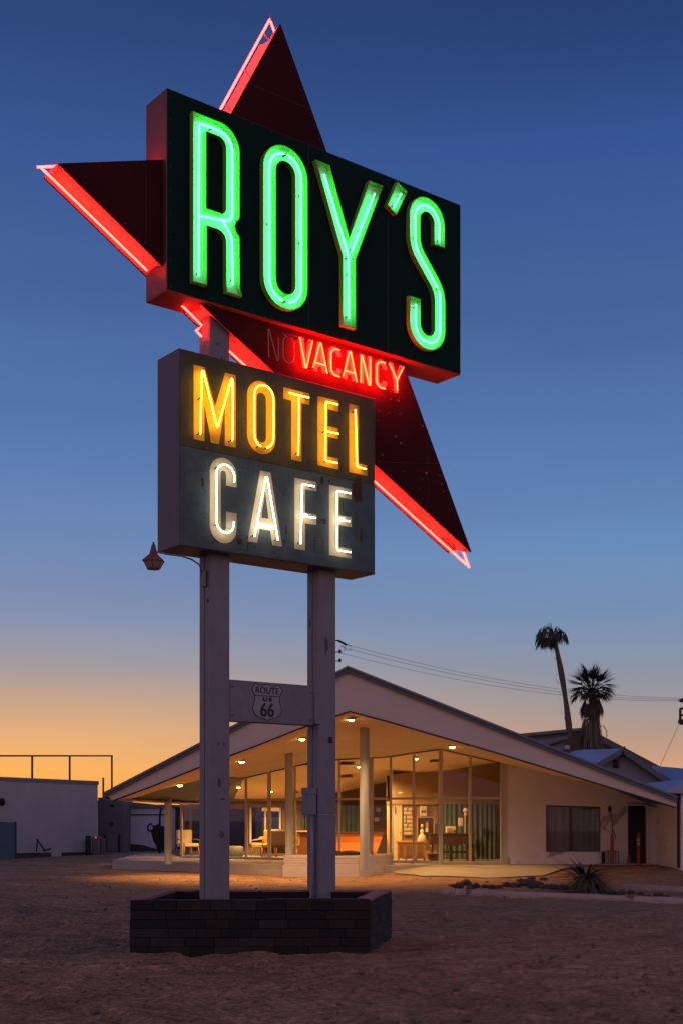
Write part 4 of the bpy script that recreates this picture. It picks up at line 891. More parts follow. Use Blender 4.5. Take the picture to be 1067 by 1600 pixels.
MB().tube([PZ(726, 42.4, FZ), P(726, 1270, 42.4)], .015, 8).build('pole', cream_f, t)
c = P(727, 1266.5, 42.4); MB().lathe(c - Vector((0, 0, .09)), [(.001, 0), (.05, .015), (.085, .06), (.09, .09), (.085, .13), (.05, .17), (.001, .185)], 14).build('lamp_shade', paint('shade_cream', (.6, .45, .36)), t)
MB().lathe(P(727, 1275, 42.4), [(.03, 0), (.055, .03), (.055, .09), (.03, .12)], 12).build('lamp_shade', bpy.data.materials['shade_cream'], t)
MB().bevbox(tuple(P(716, 1291, 42.35)), tuple(P(722.5, 1278, 42.35) + Vector((0, .14, 0))), .01).build('lamp_shade', bpy.data.materials['shade_cream'], t)
# picture board, dress form, wall box
t = thing('framed_picture', 'dark framed portrait of a figure in a black suit standing on the oak sideboard', 'picture', tuple(P(664, 1312, 43)))
y = 43.2
MB().prism([P(652, 1313, y), P(652, 1278, y), P(677, 1278, y), P(677, 1313, y)], (0, .03, 0)).build('canvas', paint('dark_canvas', (.03, .02, .015)), t)
mb = MB()
for a, b_ in (((651.4, 1313), (651.4, 1277)), ((677.6, 1313), (677.6, 1277)), ((651, 1277), (678, 1277))): mb.bar(P(*a, y - .01), P(*b_, y - .01), .04, .04, (0, 1, 0))
mb.build('frame', wood, t)
mb = MB().prism([P(664, 1300, y - .006), P(664.5, 1294, y - .006), P(668, 1292.5, y - .006), P(668.5, 1300, y - .006)], (0, .004, 0)); mb.build('shirt_front', paint('shirt_white', (.7, .62, .5)), t)
mb = MB().prism([P(664.5, 1292, y - .006), P(664.3, 1287, y - .006), P(666, 1284, y - .006), P(668.6, 1285, y - .006), P(669, 1290, y - .006), P(667.5, 1293, y - .006)], (0, .004, 0)); mb.build('painted_face', paint('painted_skin', (.4, .2, .12)), t)
t = thing('dress_form', 'small cream dress on a stand with pale head on the oak sideboard', 'dress form', tuple(P(659, 1314.5, 41.95))); c = P(659, 1314.5, 41.95)
MB().lathe(c, [(.14, 0), (.145, .06), (.11, .18), (.05, .25), (.06, .30), (.065, .35), (.02, .40), (.018, .43)], 14).build('dress', paint('ivory_cloth', (.62, .52, .38)), t)
MB().lathe(c + Vector((0, 0, .42)), [(.001, 0), (.035, .02), (.045, .06), (.05, .09), (.03, .13), (.001, .14)], 12).build('head', paint('doll_head', (.55, .38, .28)), t)
t = thing('wall_heater', 'square cream wall box with two dark openings above the framed portrait', 'wall box', tuple(P(661, 1267, BW)))
MB().bevbox(tuple(P(656, 1275.5, BW - .12)), tuple(P(666.5, 1259.5, BW - .01)), .01).build('box_body', cream_f, t)
for px in (658, 662): MB().bevbox(tuple(P(px, 1270, BW - .125)), tuple(P(px + 2.8, 1266, BW - .115)), .002).build('opening', darkm, t)
t = thing('postcard_rack', 'wall rack crowded with cream postcards right of the white doors', 'rack', tuple(P(637, 1310, BW)))
y = BW - .08; MB().prism([P(630, 1306, y), P(630, 1259, y), P(646, 1259, y), P(646, 1306, y)], (0, .03, 0)).build('backboard', paint('rack_board', (.15, .12, .09)), t)
pc = MB(); rr = random.Random(8)
for j in range(7):
    for i in range(6):
        if rr.random() < .12: continue
        x = 630.7 + i * 2.5; yy = 1262 + j * 6.3 + rr.uniform(-.3, .3); pc.prism([P(x, yy + 4.2, y - .02), P(x, yy, y - .02), P(x + 2.0, yy, y - .02), P(x + 2.0, yy + 4.2, y - .02)], (0, .01, 0))
pcs = pc.build('postcard', cream_f, t)
t = thing('wall_clock', 'round pale clock on the dark wall above the counter', 'clock', tuple(P(591, 1265, 48)))
c = P(591, 1265, 47.9); MB().tube([c, c + Vector((0, .08, 0))], .09, 20).build('clock_face', cream_f, t)
MB().tube([c + Vector((0, -.01, 0)), c + Vector((.01, -.01, .05))], .006, 5).build('hand', darkm, t); MB().tube([c + Vector((0, -.01, 0)), c + Vector((-.05, -.01, -.02))], .006, 5).build('hand', darkm, t)
t = thing('wall_phone', 'small cream box hanging on the wall below the round clock', 'wall box', tuple(P(588, 1285, 48)))
MB().bevbox(tuple(P(584.5, 1284, 47.9)), tuple(P(592, 1277.5, 48.1)), .01).build('box_body', cream_f, t); MB().tube([P(588, 1277, 47.95), P(587, 1271, 47.95), P(589, 1267, 47.95)], .008, 5).build('cord', darkm, t)
# white panelled doors
for a, b_, lab in ((604, 613, 'narrow pale door leaf behind the glass, left of the wide one'), (614, 627.5, 'pale door leaf with a long dark handle beside the postcard rack')):
    t = thing('door', lab, 'door', tuple(PZ((a + b_) / 2, BW, FZ)), group='pale doors behind the glass'); MB().prism([PZ(a, BW - .06, FZ), P(a, 1257.5, BW - .06), P(b_, 1257.5, BW - .06), PZ(b_, BW - .06, FZ)], (0, .05, 0)).build('door_leaf', cream_f, t)
    MB().bar(P(b_ - 2.5 if a == 614 else a + 7, 1302, BW - .09), P(b_ - 2.5 if a == 614 else a + 7, 1300, BW - .09), .03, .03).build('handle', darkm, t)
    if a == 614: MB().bar(P(617, 1273, BW - .08), P(617, 1260, BW - .08), .02, .02, (0, 1, 0)).build('door_closer', darkm, t)
for a, b_, y0, y1, yy, lab in ((683, 712, 1256, 1341, BW - .25, 'long teal curtain behind the radio and bureau'), (713, 745, 1256, 1341, BW - .25, 'long teal curtain behind the standing lamp'), (746, 774, 1256, 1343, BW - .25, 'long teal curtain beside the right glass edge'), (533, 562, 1259, 1300, 47.9, 'dark teal curtain above the orange counter'), (472, 488, 1262, 1300, 47.9, 'dark teal curtain seen left of the right sign post')):
    ramp_curt('curtain', a, b_, y0, y1, yy, teal_c, lab, 'curtain', 4, .035, 'curtains in the building')
# armchairs and table
def armchair(px, Y, rz, m, lab, sc=1):
    c = PZ(px, Y, FZ); t = thing('armchair', lab, 'armchair', tuple(c), rz, 'armchairs in the lobby')
    def Lb(mb, nm, mm): mb.build(nm, mm, t, False)
    a = MB(); a.bevbox((-.30, -.30, .34), (.30, .28, .47), .03); Lb(a, 'seat', m)
    a = MB(); a.bevbox((-.30, .22, .42), (.30, .34, .95), .03); Lb(a, 'backrest', m)
    for s_ in (-1, 1):
        a = MB(); a.tube([(s_ * .33, -.28, .34), (s_ * .34, -.28, .58), (s_ * .34, .1, .62), (s_ * .33, .3, .60)], .022, 8); Lb(a, 'armrest', wood)
        for q in (-.26, .26): a = MB(); a.tube([(s_ * .28, q, .36), (s_ * .32, q * 1.15, 0)], .022, 8, .014); Lb(a, 'leg', wood)
armchair(294, 46.3, R(35), cream_f, 'cream armchair with red-brown frame near the left glass')
armchair(412, 45.6, R(-50), ylw, 'mustard armchair at the left end of the long table')
armchair(440, 44.9, R(160), paint('brown_leather', (.10, .05, .03)), 'dark brown armchair turned away in front of the table')
armchair(470, 44.2, R(-150), ylw, 'mustard armchair just right of the middle porch column')
t = thing('long_table', 'long low table with bright mustard top seen between the mullions', 'table', tuple(PZ(435, 46.6, FZ)))
MB().prism([P(405, 1310.5, 46.4), P(405, 1308, 46.4), P(458, 1308, 46.4), P(458, 1310.5, 46.4)], (0, .9, 0)).build('table_top', ylw, t)
for px in (408, 455):
    for dy in (.1, .8): a = P(px, 1310, 46.4) + Vector((0, dy, 0)); MB().tube([a, Vector((a.x, a.y, FZ))], .025, 8).build('leg', dwood, t)
MB().prism([P(410, 1333, 47.2), P(410, 1310.5, 47.2), P(455, 1310.5, 47.2), P(455, 1333, 47.2)], (0, .03, 0)).build('modesty_panel', dwood, t)
single('round_ottoman', MB().lathe(PZ(366, 45.9, FZ), [(.3, 0), (.34, .08), (.34, .34), (.28, .38), (.001, .38)], 18), paint('grey_vinyl', (.12, .12, .11)), 'low grey round ottoman by the left mullions', 'ottoman')

# ================================================================ left background
out = thing('white_outbuilding', 'plain white outbuilding at the far left with pipe railing on its flat roof', 'building', (-12, 54, 0))
A = PZ(-60, 49, 0); B_ = PZ(153.5, 57.5, 0); lw = paint('outbuilding_white', (.42, .39, .43), (.35, .33, .36), .5, .85, .2, 30)
Zt = H + 60.5 / FPX * 50.5
ol = [A, B_, B_ + Vector((-3, 9, 0)), A + Vector((-4, 9, 0))]
MB().prism([Vector((p.x, p.y, -.3)) for p in ol], (0, 0, 3.35 + .0)).build('wall', lw, out)
MB().prism([Vector((p.x, p.y, 3.05)) + (p - sum(ol, Vector()) / 4).normalized() * .05 for p in ol], (0, 0, .16)).build('parapet_cap', paint('cap_grey', (.22, .2, .23)), out)
ed = (B_ - A).normalized(); en = Vector((ed.y, -ed.x, 0))
def onw(px, z, o=.02):   # point on the outbuilding's front wall
    k = (px - CX) / FPX; t_ = (k * A.y - A.x) / (ed.x - k * ed.y); p = A + ed * t_ + en * o; return Vector((p.x, p.y, z))
def wz(px, py): p = onw(px, 0); return H + (HZ - py) / FPX * p.y
MB().prism([onw(-10, -.1, .0), onw(22.5, -.1, .0), onw(22.5, wz(22, 1285), 0), onw(-10, wz(0, 1284), 0)], en * .05).build('door', paint('blue_door', (.07, .12, .17), (.055, .10, .14), 2, .5), out)
MB().bar(onw(23.5, -.1, .04), onw(23.5, wz(23, 1284), .04), .08, .08, (0, 1, 0)).build('door_frame', paint('door_frame_dark', (.05, .05, .06)), out)
for a, b_, p in ((24, 80, 1332), (97, 152, 1331)): MB().prism([onw(a, -.25, 0), onw(b_, -.25, 0), onw(b_, wz(b_, p), 0), onw(a, wz(a, p + 1), 0)], en * .03).build('plinth', paint('brick_plinth', (.05, .028, .03)), out)
c = onw(0, wz(0, 1253), .12); MB().blob(c, (.14, .14, .17), 4, .15, 2).build('wall_lamp', darkm, out)
MB().tube([onw(40, wz(40, 1305), .02), onw(47, wz(47, 1304), .02)], .05, 6).build('wall_socket', darkm, out) if False else None
rail = MB(); rz_ = []
for px, y0 in ((7, 1214), (87.5, 1216), (145, 1218)): q = onw(px, 0, -1.2); rail.tube([Vector((q.x, q.y, 3.1)), Vector((q.x, q.y, H + (HZ - 1181) / FPX * q.y))], .045, 6)
q0 = onw(-30, 0, -1.2); q1 = onw(150, 0, -1.2); q2 = P(176, 1181, 62)
rail.tube([Vector((q0.x, q0.y, H + (HZ - 1181) / FPX * q0.y)), Vector((q1.x, q1.y, H + (HZ - 1181) / FPX * q1.y)), q2], .04, 6)
rail.build('roof_rail', paint('rail_pipe', (.05, .045, .05)), out)
for px, y0, y1, yy, lab in ((175.5, 1181, 1335, 62, 'tall thin dark pipe at the right end of the roof railing'), (162, 1215, 1335, 62, 'short dark pipe just left of the porch roof tip')):
    single('vent_pipe', MB().tube([P(px, y1, yy), P(px, y0, yy)], .045, 6), darkm, lab, 'pipe', 'pipes behind the outbuilding')
t = thing('utility_cabinet', 'grey utility cabinet with a small red light by the outbuilding corner', 'utility box', tuple(onw(140, 0, .5))); c = onw(139, -.05, .6)
MB().bevbox((c.x - .33, c.y - .2, -.1), (c.x + .05, c.y + .2, H + (HZ - 1307) / FPX * c.y), .02).build('cabinet_body', paint('cabinet_grey', (.16, .13, .15)), t)
MB().bevbox((c.x + .06, c.y - .2, -.1), (c.x + .22, c.y + .2, H + (HZ - 1310) / FPX * c.y), .02).build('cabinet_side', paint('cabinet_grey_b', (.11, .09, .11)), t)
MB().lathe((c.x - .15, c.y - .21, H + (HZ - 1308.5) / FPX * c.y), [(.001, -.03), (.03, 0), (.001, .03)], 8).build('indicator_light', emit('red_indicator', (1, .05, .03), 3), t)
c = onw(123.5, -.05, .5); single('dark_drum', MB().lathe((c.x, c.y, -.1), [(.001, 0), (.11, 0), (.12, .04), (.12, .85), (.11, .89), (.001, .9)], 14), darkm, 'slim black drum standing left of the grey utility cabinet', 'drum')
c0 = onw(50, wz(50, 1311), .3); t = thing('folding_stand', 'small dark folding stand leaning open by the outbuilding wall', 'stand', tuple(onw(52, -.05, .3)))
for a, b_ in (((50, 1311), (45, 1330)), ((49, 1311), (59, 1330))): MB().bar(onw(a[0], wz(*a), .3), onw(b_[0], wz(*b_), .4), .05, .05, (0, 1, 0)).build('leg', darkm, t)
MB().bar(onw(56, wz(56, 1329), .4), onw(66, wz(66, 1326), .45), .05, .06).build('foot_bar', darkm, t)
# narrow grey wall
t = thing('grey_wall_panel', 'narrow grey wall with two stains between the outbuilding and the porch roof', 'wall', tuple(PZ(174, 60, 0)))
gw = paint('grey_wall_paint', (.13, .125, .15), (.11, .105, .13), .8, .8); y = 60
MB().prism([P(154, 1345, y), P(154, 1246, y), P(194, 1247, y), P(194, 1345, y)], (0, 2.5, 0)).build('wall_body', gw, t)
MB().prism([P(168, 1340, y - .03), P(168, 1304, y - .03), P(185, 1304, y - .03), P(185, 1340, y - .03)], (0, .028, 0)).build('shutter', paint('shutter_grey', (.15, .14, .17)), t)
for px in (164.5, 187): MB().bevbox(tuple(P(px - 1.3, 1337, y - .08)), tuple(P(px + 1.3, 1304, y - .0)), .01).build('rail_bar', darkm, t)
for (px, py, w_, h_, mm) in ((175.5, 1258.5, 4, 2.5, darkm), (174.8, 1287.5, 4, 4, paint('rust_stain', (.10, .035, .03)))):
    pts = [P(px + w_ * math.cos(a), py + (h_ * math.sin(a) if py > 1270 else max(-1.2, h_ * math.sin(a)) * 1), y - .02) for a in [k * .5236 for k in range(12)]]; MB().prism(pts, (0, .018, 0)).build('stain', mm, t)
# long white shed with mural
t = thing('long_white_shed', 'long low white shed with black ram figure painted on it, seen under the porch roof', 'building', tuple(PZ(240, 62, 0))); y = 62
MB().prism([P(190, 1345, y), P(190, 1262, y), P(262, 1262, y), P(262, 1345, y)], (0, 3, 0)).build('wall', paint('shed_white', (.50, .50, .62), (.42, .42, .53), .6, .8), t)
MB().prism([P(189, 1262, y - .15), P(189, 1258.5, y - .15), P(263, 1257, y - .15), P(263, 1262, y - .15)], (0, 3.2, 0)).build('roof', paint('shed_roof', (.13, .13, .18)), t)
MB().bar(P(190, 1273, y - .03), P(262, 1273, y - .03), .03, .05).build('wall_joint', darkm, t)
hornc = []
for k in range(22):
    a = -60 - k * 12.5; rr_ = 5.0 - k * .05; hornc.append((236.0 + rr_ * math.cos(R(a)) * .95 - .3, 1293.5 + rr_ * math.sin(R(a)) * 1.2))
ho = [(x, yy) for x, yy in stroke(hornc, 2.6)]
MB().prism([P(x, yy, y - .02) for x, yy in ho], (0, .018, 0)).build('mural', darkm, t)
MB().prism([P(x, yy, y - .02) for x, yy in ((238, 1289), (243, 1290), (246, 1288), (249, 1287), (251, 1290), (258, 1291), (262, 1300), (262, 1338), (246, 1338), (245, 1322), (240, 1314), (238, 1306), (237, 1298), (240, 1294))], (0, .017, 0)).build('mural', darkm, t)
MB().prism([P(x, yy, y - .06) for x, yy in ((190, 1336), (190, 1324), (196, 1322), (206, 1319), (216, 1319.5), (226, 1321), (236, 1324), (248, 1327), (262, 1328), (262, 1336))], (0, .05, 0)).build('dark_base', paint('dark_base_m', (.03, .03, .032)), t)
t = thing('dark_annex', 'dark annex with a pale flat roof behind the left end of the lobby glass', 'building', tuple(PZ(330, 66, 0))); y = 66
MB().prism([P(262, 1345, y), P(262, 1262, y), P(400, 1262, y), P(400, 1345, y)], (0, 5, 0)).build('wall', paint('annex_dark', (.055, .05, .06), (.04, .035, .045), .8, .6), t)
MB().prism([P(261, 1262, y - .2), P(261, 1258, y - .2), P(401, 1256, y - .2), P(401, 1262, y - .2)], (0, 5.3, 0)).build('roof', paint('annex_roof', (.14, .14, .2)), t)
MB().bevbox(tuple(P(297, 1262, y - 1)), tuple(P(314, 1254, y)), .02).build('roof_unit', paint('roof_unit_m', (.2, .16, .14)), t)
MB().prism([P(286, 1294, y - .05), P(286, 1283, y - .05), P(299, 1283, y - .05), P(299, 1294, y - .05)], (0, .04, 0)).build('window', darkm, t)
single('slim_pole', MB().tube([P(250, 1338, 58), P(250.3, 1275, 58), P(252.5, 1262, 58)], .05, 6), darkm, 'slim dark pole in front of the ram mural', 'pole')
single('pale_kerbstone', MB().prism([P(178, 1337.5, 56), P(178, 1335, 56), P(258, 1335, 56), P(258, 1337.5, 56)], (0, .3, 0)), paint('kerb_pale', (.22, .22, .28)), 'pale low kerb strip in front of the long shed', 'kerb')

# ================================================================ right background
dr_ = thing('barn', 'big dark grey metal roofed barn behind the palms', 'building', (16, 78, 0)); y = 76
rg = paint('dark_metal_roof', (.14, .145, .19), (.10, .10, .14), .6, .5, .3, 6, stretch=(6, .3, .3))
MB().prism([P(800, 1275, y), P(800, 1150, y), P(908, 1139, y + .0), P(1034, 1203, y), P(1034, 1275, y)], (0, 9, 0)).build('wall', paint('barn_wall', (.17, .14, .17), (.13, .11, .13), .6), dr_)
MB().prism([P(795, 1148, y - .4), P(908, 1137, y - .4), P(1037, 1203, y - .4), P(1037, 1207, y - .4), P(908, 1141.5, y - .4), P(795, 1153, y - .4)], (0, 10, 0)).build('roof', rg, dr_)
MB().prism([P(815, 1172, y - .3), P(815, 1160, y - .3), P(900, 1148, y - .3), P(900, 1180, y - .3)], (0, .25, 0)).build('lean_to_roof', paint('lean_roof', (.17, .175, .26)), dr_)
MB().bar(P(836, 1172, y - .35), P(905, 1149, y - .35), .2, .1).build('beam', darkm, dr_)
MB().bar(P(930, 1150, y - .5), P(1030, 1203, y - .5), .3, .35).build('roof_edge', paint('barn_edge', (.12, .09, .09)), dr_)
MB().tube([P(975, 1172, y - 1), P(975, 1166, y - 1)], .05, 6).build('vent_stub', darkm, dr_)
gb = thing('gabled_house', 'small white gabled house with pale metal roof and louvred attic vent', 'house', (20, 56, 0)); y = 52
pk = P(972, 1174, y); l_ = P(931, 1197, y); r_ = P(1058, 1234, y); BKV = Vector((-2.2, 6, 0))
MB().prism([P(900, 1214, y + .3), P(972, 1176, y + .3), P(1056, 1236, y + .3), P(1056, 1300, y + .3), P(900, 1300, y + .3)], (0, .3, 0)).build('gable_wall', paint('gable_stucco', (.26, .24, .28), (.21, .20, .235), 1.5, .9, .5, 14), gb)
pale = paint('pale_metal_roof', (.34, .35, .50), (.30, .31, .45), 1, .4)
la = P(886, 1224, y)
pkb = P(900, 1176, y + 8)
MB().prism([pk, la, P(800, 1214, y + 8), pkb], (0, 0, .12)).build('roof_slope', pale, gb)
MB().prism([pk + Vector((0, 0, .02)), r_, r_ + Vector((2, 8, .2)), pkb + Vector((0.3, 0, 0))], (0, 0, .12)).build('roof_slope', roofm, gb)
MB().bar(pk + Vector((0, -.05, .02)), la + Vector((0, -.05, .02)), .12, .2).build('barge_board', roofm, gb)
MB().bar(pk + Vector((0, -.05, .02)), r_ + Vector((0, -.05, .02)), .12, .2).build('barge_board', roofm, gb)
vn = MB()
for k in range(6): a = P(957.5, 1187.5 + k * 2.2, y + .24); b_ = P(966.5, 1188 + k * 2.2, y + .24); vn.bar(a, b_, .08, .03)
vn.build('attic_vent', darkm, gb)
bb_ = thing('blue_roofed_shed', 'shed with a pale blue metal roof at the right edge', 'shed', (22, 60, 0)); y = 60
MB().prism([P(1018, 1199.5, y), P(1090, 1206, y), P(1090, 1240, y - 3), P(1056, 1228, y - 3)], (0, 0, .1)).build('roof', paint('blue_metal_roof', (.20, .24, .40), (.17, .21, .35), 1, .4), bb_)
MB().prism([P(1030, 1290, y), P(1030, 1206, y), P(1090, 1212, y), P(1090, 1290, y)], (0, .3, 0)).build('wall', gw, bb_)
ca = thing('canopy_hut', 'white hut with a pitched white canopy roof cut by the right edge', 'hut', tuple(PZ(1075, 37, 0))); y = 36
MB().prism([P(1037.5, 1238, y), P(1037.5, 1236.5, y), P(1080, 1216, y), P(1120, 1238, y), P(1120, 1241, y), P(1060, 1239.8, y)], (0, 5, 0)).build('canopy_roof', paint('canopy_white', (.40, .38, .50), (.36, .34, .46), 1, .6), ca)
MB().prism([P(1063.5, 1360, y + .2), P(1063.5, 1240.5, y + .2), P(1110, 1240.5, y + .2), P(1110, 1360, y + .2)], (0, 4, 0)).build('wall', white, ca)
MB().prism([P(1058.5, 1356, y + .35), P(1058.5, 1241, y + .35), P(1063.2, 1241, y + .35), P(1063.2, 1356, y + .35)], (0, .1, 0)).build('downpipe', darkm, ca)
bs = single('side_wall', MB().prism([P(1040, 1352, 43.5), P(1040, 1255, 43.5), P(1062, 1255, 43.5), P(1062, 1352, 43.5)], (0, .3, 0)), paint('blue_shade_wall', (.30, .32, .46)), 'pale bluish wall set back at the right end of the wing', 'wall')

# concrete apron before the lobby glass; pale outline draws the lamplight pool
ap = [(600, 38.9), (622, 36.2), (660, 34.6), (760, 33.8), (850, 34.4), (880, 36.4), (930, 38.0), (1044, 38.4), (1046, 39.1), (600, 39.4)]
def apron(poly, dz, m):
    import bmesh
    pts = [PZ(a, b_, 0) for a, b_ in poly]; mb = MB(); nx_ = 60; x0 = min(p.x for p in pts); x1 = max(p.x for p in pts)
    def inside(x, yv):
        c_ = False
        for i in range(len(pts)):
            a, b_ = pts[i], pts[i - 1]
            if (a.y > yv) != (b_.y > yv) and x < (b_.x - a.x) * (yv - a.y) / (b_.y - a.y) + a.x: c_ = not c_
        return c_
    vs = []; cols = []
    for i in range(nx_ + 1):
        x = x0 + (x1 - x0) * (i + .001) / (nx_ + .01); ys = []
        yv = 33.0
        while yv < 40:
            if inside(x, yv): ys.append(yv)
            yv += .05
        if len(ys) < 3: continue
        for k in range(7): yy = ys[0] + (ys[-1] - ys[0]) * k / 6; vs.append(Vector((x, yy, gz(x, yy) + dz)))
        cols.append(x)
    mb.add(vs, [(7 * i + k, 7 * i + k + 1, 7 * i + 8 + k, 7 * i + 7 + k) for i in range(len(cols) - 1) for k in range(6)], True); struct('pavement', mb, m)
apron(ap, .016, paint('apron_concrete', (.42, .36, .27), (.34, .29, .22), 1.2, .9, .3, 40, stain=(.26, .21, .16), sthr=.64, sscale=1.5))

# bollards, pump pole, bins
org = paint('orange_bollard_paint', (.36, .05, .02), (.26, .035, .015), 5, .6)
def bollard(px, pyb, pyt, w, lab, bands=False):
    Y = (H - gz(3, 38)) * FPX / (pyb - HZ); c = PZ(px, Y, gz(PZ(px, Y, 0).x, Y)); hh = (pyb - pyt) / FPX * Y; r_ = w / 2 / FPX * Y
    t = thing('bollard', lab, 'bollard', tuple(c), group='orange bollards by the wing'); MB().lathe(c, [(r_ * 1.1, -.05), (r_, .1), (r_ * .95, hh * .93), (r_ * .6, hh), (.001, hh)], 14).build('post', org, t)
    if bands:
        for z0 in (.62, .74): MB().lathe(c, [(r_ * .98, hh * z0), (r_ * 1.03, hh * z0 + .005), (r_ * 1.03, hh * (z0 + .075)), (r_ * .98, hh * (z0 + .075) + .005)], 14).build('reflective_band', paint('reflective_white', (.5, .46, .42)) if z0 == .62 else bpy.data.materials['reflective_white'], t)
bollard(997, 1352.5, 1301, 5, 'orange bollard with two pale bands in front of the dark doorway', True)
bollard(955.5, 1352, 1302, 5.5, 'rusty orange bollard left of the doorway, under the hose pole')
bollard(1061, 1355, 1307, 7, 'orange bollard beside the downpipe at the right edge')
t = thing('hose_pole', 'thin pole with dark rounded lamp head and hanging hose against the wing wall', 'pole', tuple(PZ(955, 38.7, .17))); y = 38.75
MB().tube([P(955.5, 1352, y), P(956, 1298, y), P(955.5, 1282, y), P(953, 1266, y)], .018, 6).build('pole', paint('pole_grey', (.2, .18, .2)), t)
MB().blob(P(952, 1264, y), (.055, .06, .10), 3, .1, 2).build('lamp_head', darkm, t)
for py in (1283, 1297): MB().blob(P(956, py, y - .02), (.03, .03, .025), 2, .1, 1).build('clamp', darkm, t)
MB().tube([P(957, 1297, y), P(960, 1304, y), P(962, 1310, y)], .014, 6).build('hose', darkm, t)
c = PZ(942, 38.8, .15); single('black_drum', MB().lathe(c, [(.001, 0), (.05, 0), (.055, .42), (.001, .43)], 12), darkm, 'narrow black post stub below the right side of the wing window', 'post')
t = thing('wall_trough', 'low grey metal table against the wing wall by the hose pole', 'table', tuple(PZ(962, 38.6, .17)))
MB().bevbox(tuple(P(948, 1330.5, 38.6)), tuple(P(967, 1329.5, 38.6) + Vector((0, .3, 0))), .004).build('table_top', paint('trough_grey', (.16, .17, .2)), t)
for px in (949.5, 961, 965.5): MB().bar(P(px, 1330.5, 38.7), PZ(px, 38.7, .15), .03, .03, (0, 1, 0)).build('leg', bpy.data.materials['trough_grey'], t)
c = PZ(981.5, 38.6, .16); t = thing('broom', 'short straw broom leaning at the left side of the doorway', 'broom', tuple(c)); MB().lathe(c, [(.001, 0), (.07, 0), (.055, .2), (.02, .33), (.001, .33)], 10).build('bristles', paint('straw', (.2, .1, .06)), t); MB().tube([c + Vector((0, 0, .3)), c + Vector((.02, .05, 1.1))], .012, 6).build('handle', dwood, t)
single('door_slab', MB().prism([Vector((p.x, p.y, .12)) for p in (PZ(934, 38.4, 0), PZ(1016, 38.4, 0), PZ(1016, 39, 0), PZ(934, 39, 0))], (0, 0, .10)), concm, 'thin concrete doorstep along the wing doorway', 'doorstep')

# ---------------------------------------------------------------- desert bed: kerb, rocks, agave
kerbm = paint('weathered_kerb', (.50, .36, .30), (.36, .25, .21), 3, .9, .4, 25, stain=(.14, .09, .08), sthr=.62, sscale=4)
k0 = PZ(690, 28.3, 0); k1 = PZ(1110, 24.0, 0)
mb = MB(); m_ = 40; vs = []
for i in range(m_ + 1):
    p = k0.lerp(k1, i / m_); a = .09 + .02 * noise.noise(p * 1.7); z = gz(p.x, p.y)
    for dy, dz in ((-a, -.1), (-a * 1.05, .06), (-a * .6, .12 + .02 * noise.noise(p * 3)), (a * .6, .12 + .02 * noise.noise(p * 4)), (a, .06), (a, -.1)): vs.append(Vector((p.x, p.y + dy + .1 * noise.noise(p * .6), z + dz)))
mb.add(vs, [(6 * i + j, 6 * i + j + 1, 6 * i + 7 + j, 6 * i + 6 + j) for i in range(m_) for j in range(5)] + [(0, 1, 2, 3, 4, 5)])
single('bed_kerb', mb, kerbm, 'long weathered concrete kerb edging the stony desert bed', 'kerb')
k2 = PZ(975, 29.5, 0); k3 = PZ(1110, 27.5, 0)
single('timber_edging', MB().bar(k2 + Vector((0, 0, .04)), k3 + Vector((0, 0, .05)), .15, .10), kerbm, 'thin pale edging strip behind the agave at the right', 'edging')
rockm = paint('brown_rock', (.085, .055, .045), (.05, .035, .03), 5, .95, .5, 20)
rr = random.Random(21); spots = []
for px, py, w in ((705, 1385, 9), (716, 1386, 12), (728, 1384, 16), (742, 1386, 13), (735, 1389, 10), (757, 1387, 10), (768, 1388, 12), (779, 1387, 9), (790, 1385, 12), (803, 1386, 15), (820, 1384, 22), (836, 1386, 22), (851, 1388, 14), (866, 1390, 18), (880, 1392, 16), (848, 1379, 10), (830, 1378, 9), (955, 1398, 14), (970, 1399, 12), (985, 1398, 10), (1000, 1400, 9), (1028, 1402, 11), (1040, 1404, 9), (892, 1397, 13), (1012, 1403, 7), (760, 1381, 6), (812, 1380, 8)):
    Y = 1.72 * FPX / (py - HZ); c = PZ(px, Y, 0); z = gz(c.x, c.y); w_ = w * .65 / FPX * Y
    mb = MB().blob((c.x, c.y, z + w_ * .3), (w_, w_ * .9, w_ * rr.uniform(.5, .75)), px * .37, .55, 2)
    spots.append(w); o = single('rock', mb, rockm, 'rough brown rock in the row of stones left of the agave' if px < 900 else 'rough brown rock between kerb and edging right of the agave', 'rock', 'rocks left of the agave' if px < 900 else 'rocks right of the agave')
ag = thing('agave', 'low spiky agave with dry lower leaves in the stony bed', 'plant', tuple(PZ(915, 28.6, 0)))
gm = paint('agave_green', (.04, .052, .033), (.028, .035, .025), 6, .6); dm = paint('agave_dry', (.13, .09, .05), (.07, .05, .03), 8, .8)
c = PZ(913, 28.8, -.02); up_ = MB(); dn = MB(); rr = random.Random(4)
for k in range(95):
    a = rr.uniform(0, 6.28); el = rr.uniform(.0, .65) if k % 4 else rr.uniform(.7, 1.3); l_n = rr.uniform(.66, .9) if k % 4 else rr.uniform(.3, .42); blade(up_, c + Vector((.08 * math.cos(a), .08 * math.sin(a), .22 + .18 * rr.random())), (math.cos(a) * math.cos(el), math.sin(a) * math.cos(el), math.sin(el)), l_n, .026, .25, 5)
for k in range(150):
    a = rr.uniform(0, 6.28); el = rr.uniform(-.5, .35); l_n = rr.uniform(.45, .8); blade(dn, c + Vector((.1 * math.cos(a) + .08, .1 * math.sin(a), .08 + .25 * rr.random())), (math.cos(a) * math.cos(el), math.sin(a) * math.cos(el), math.sin(el)), l_n, .032, 1.0, 5)
up_.build('leaves', gm, ag); dn.build('dry_leaves', dm, ag)
MB().blob(c + Vector((0, 0, .1)), (.2, .2, .22), 6, .4, 2).build('stem', dm, ag)

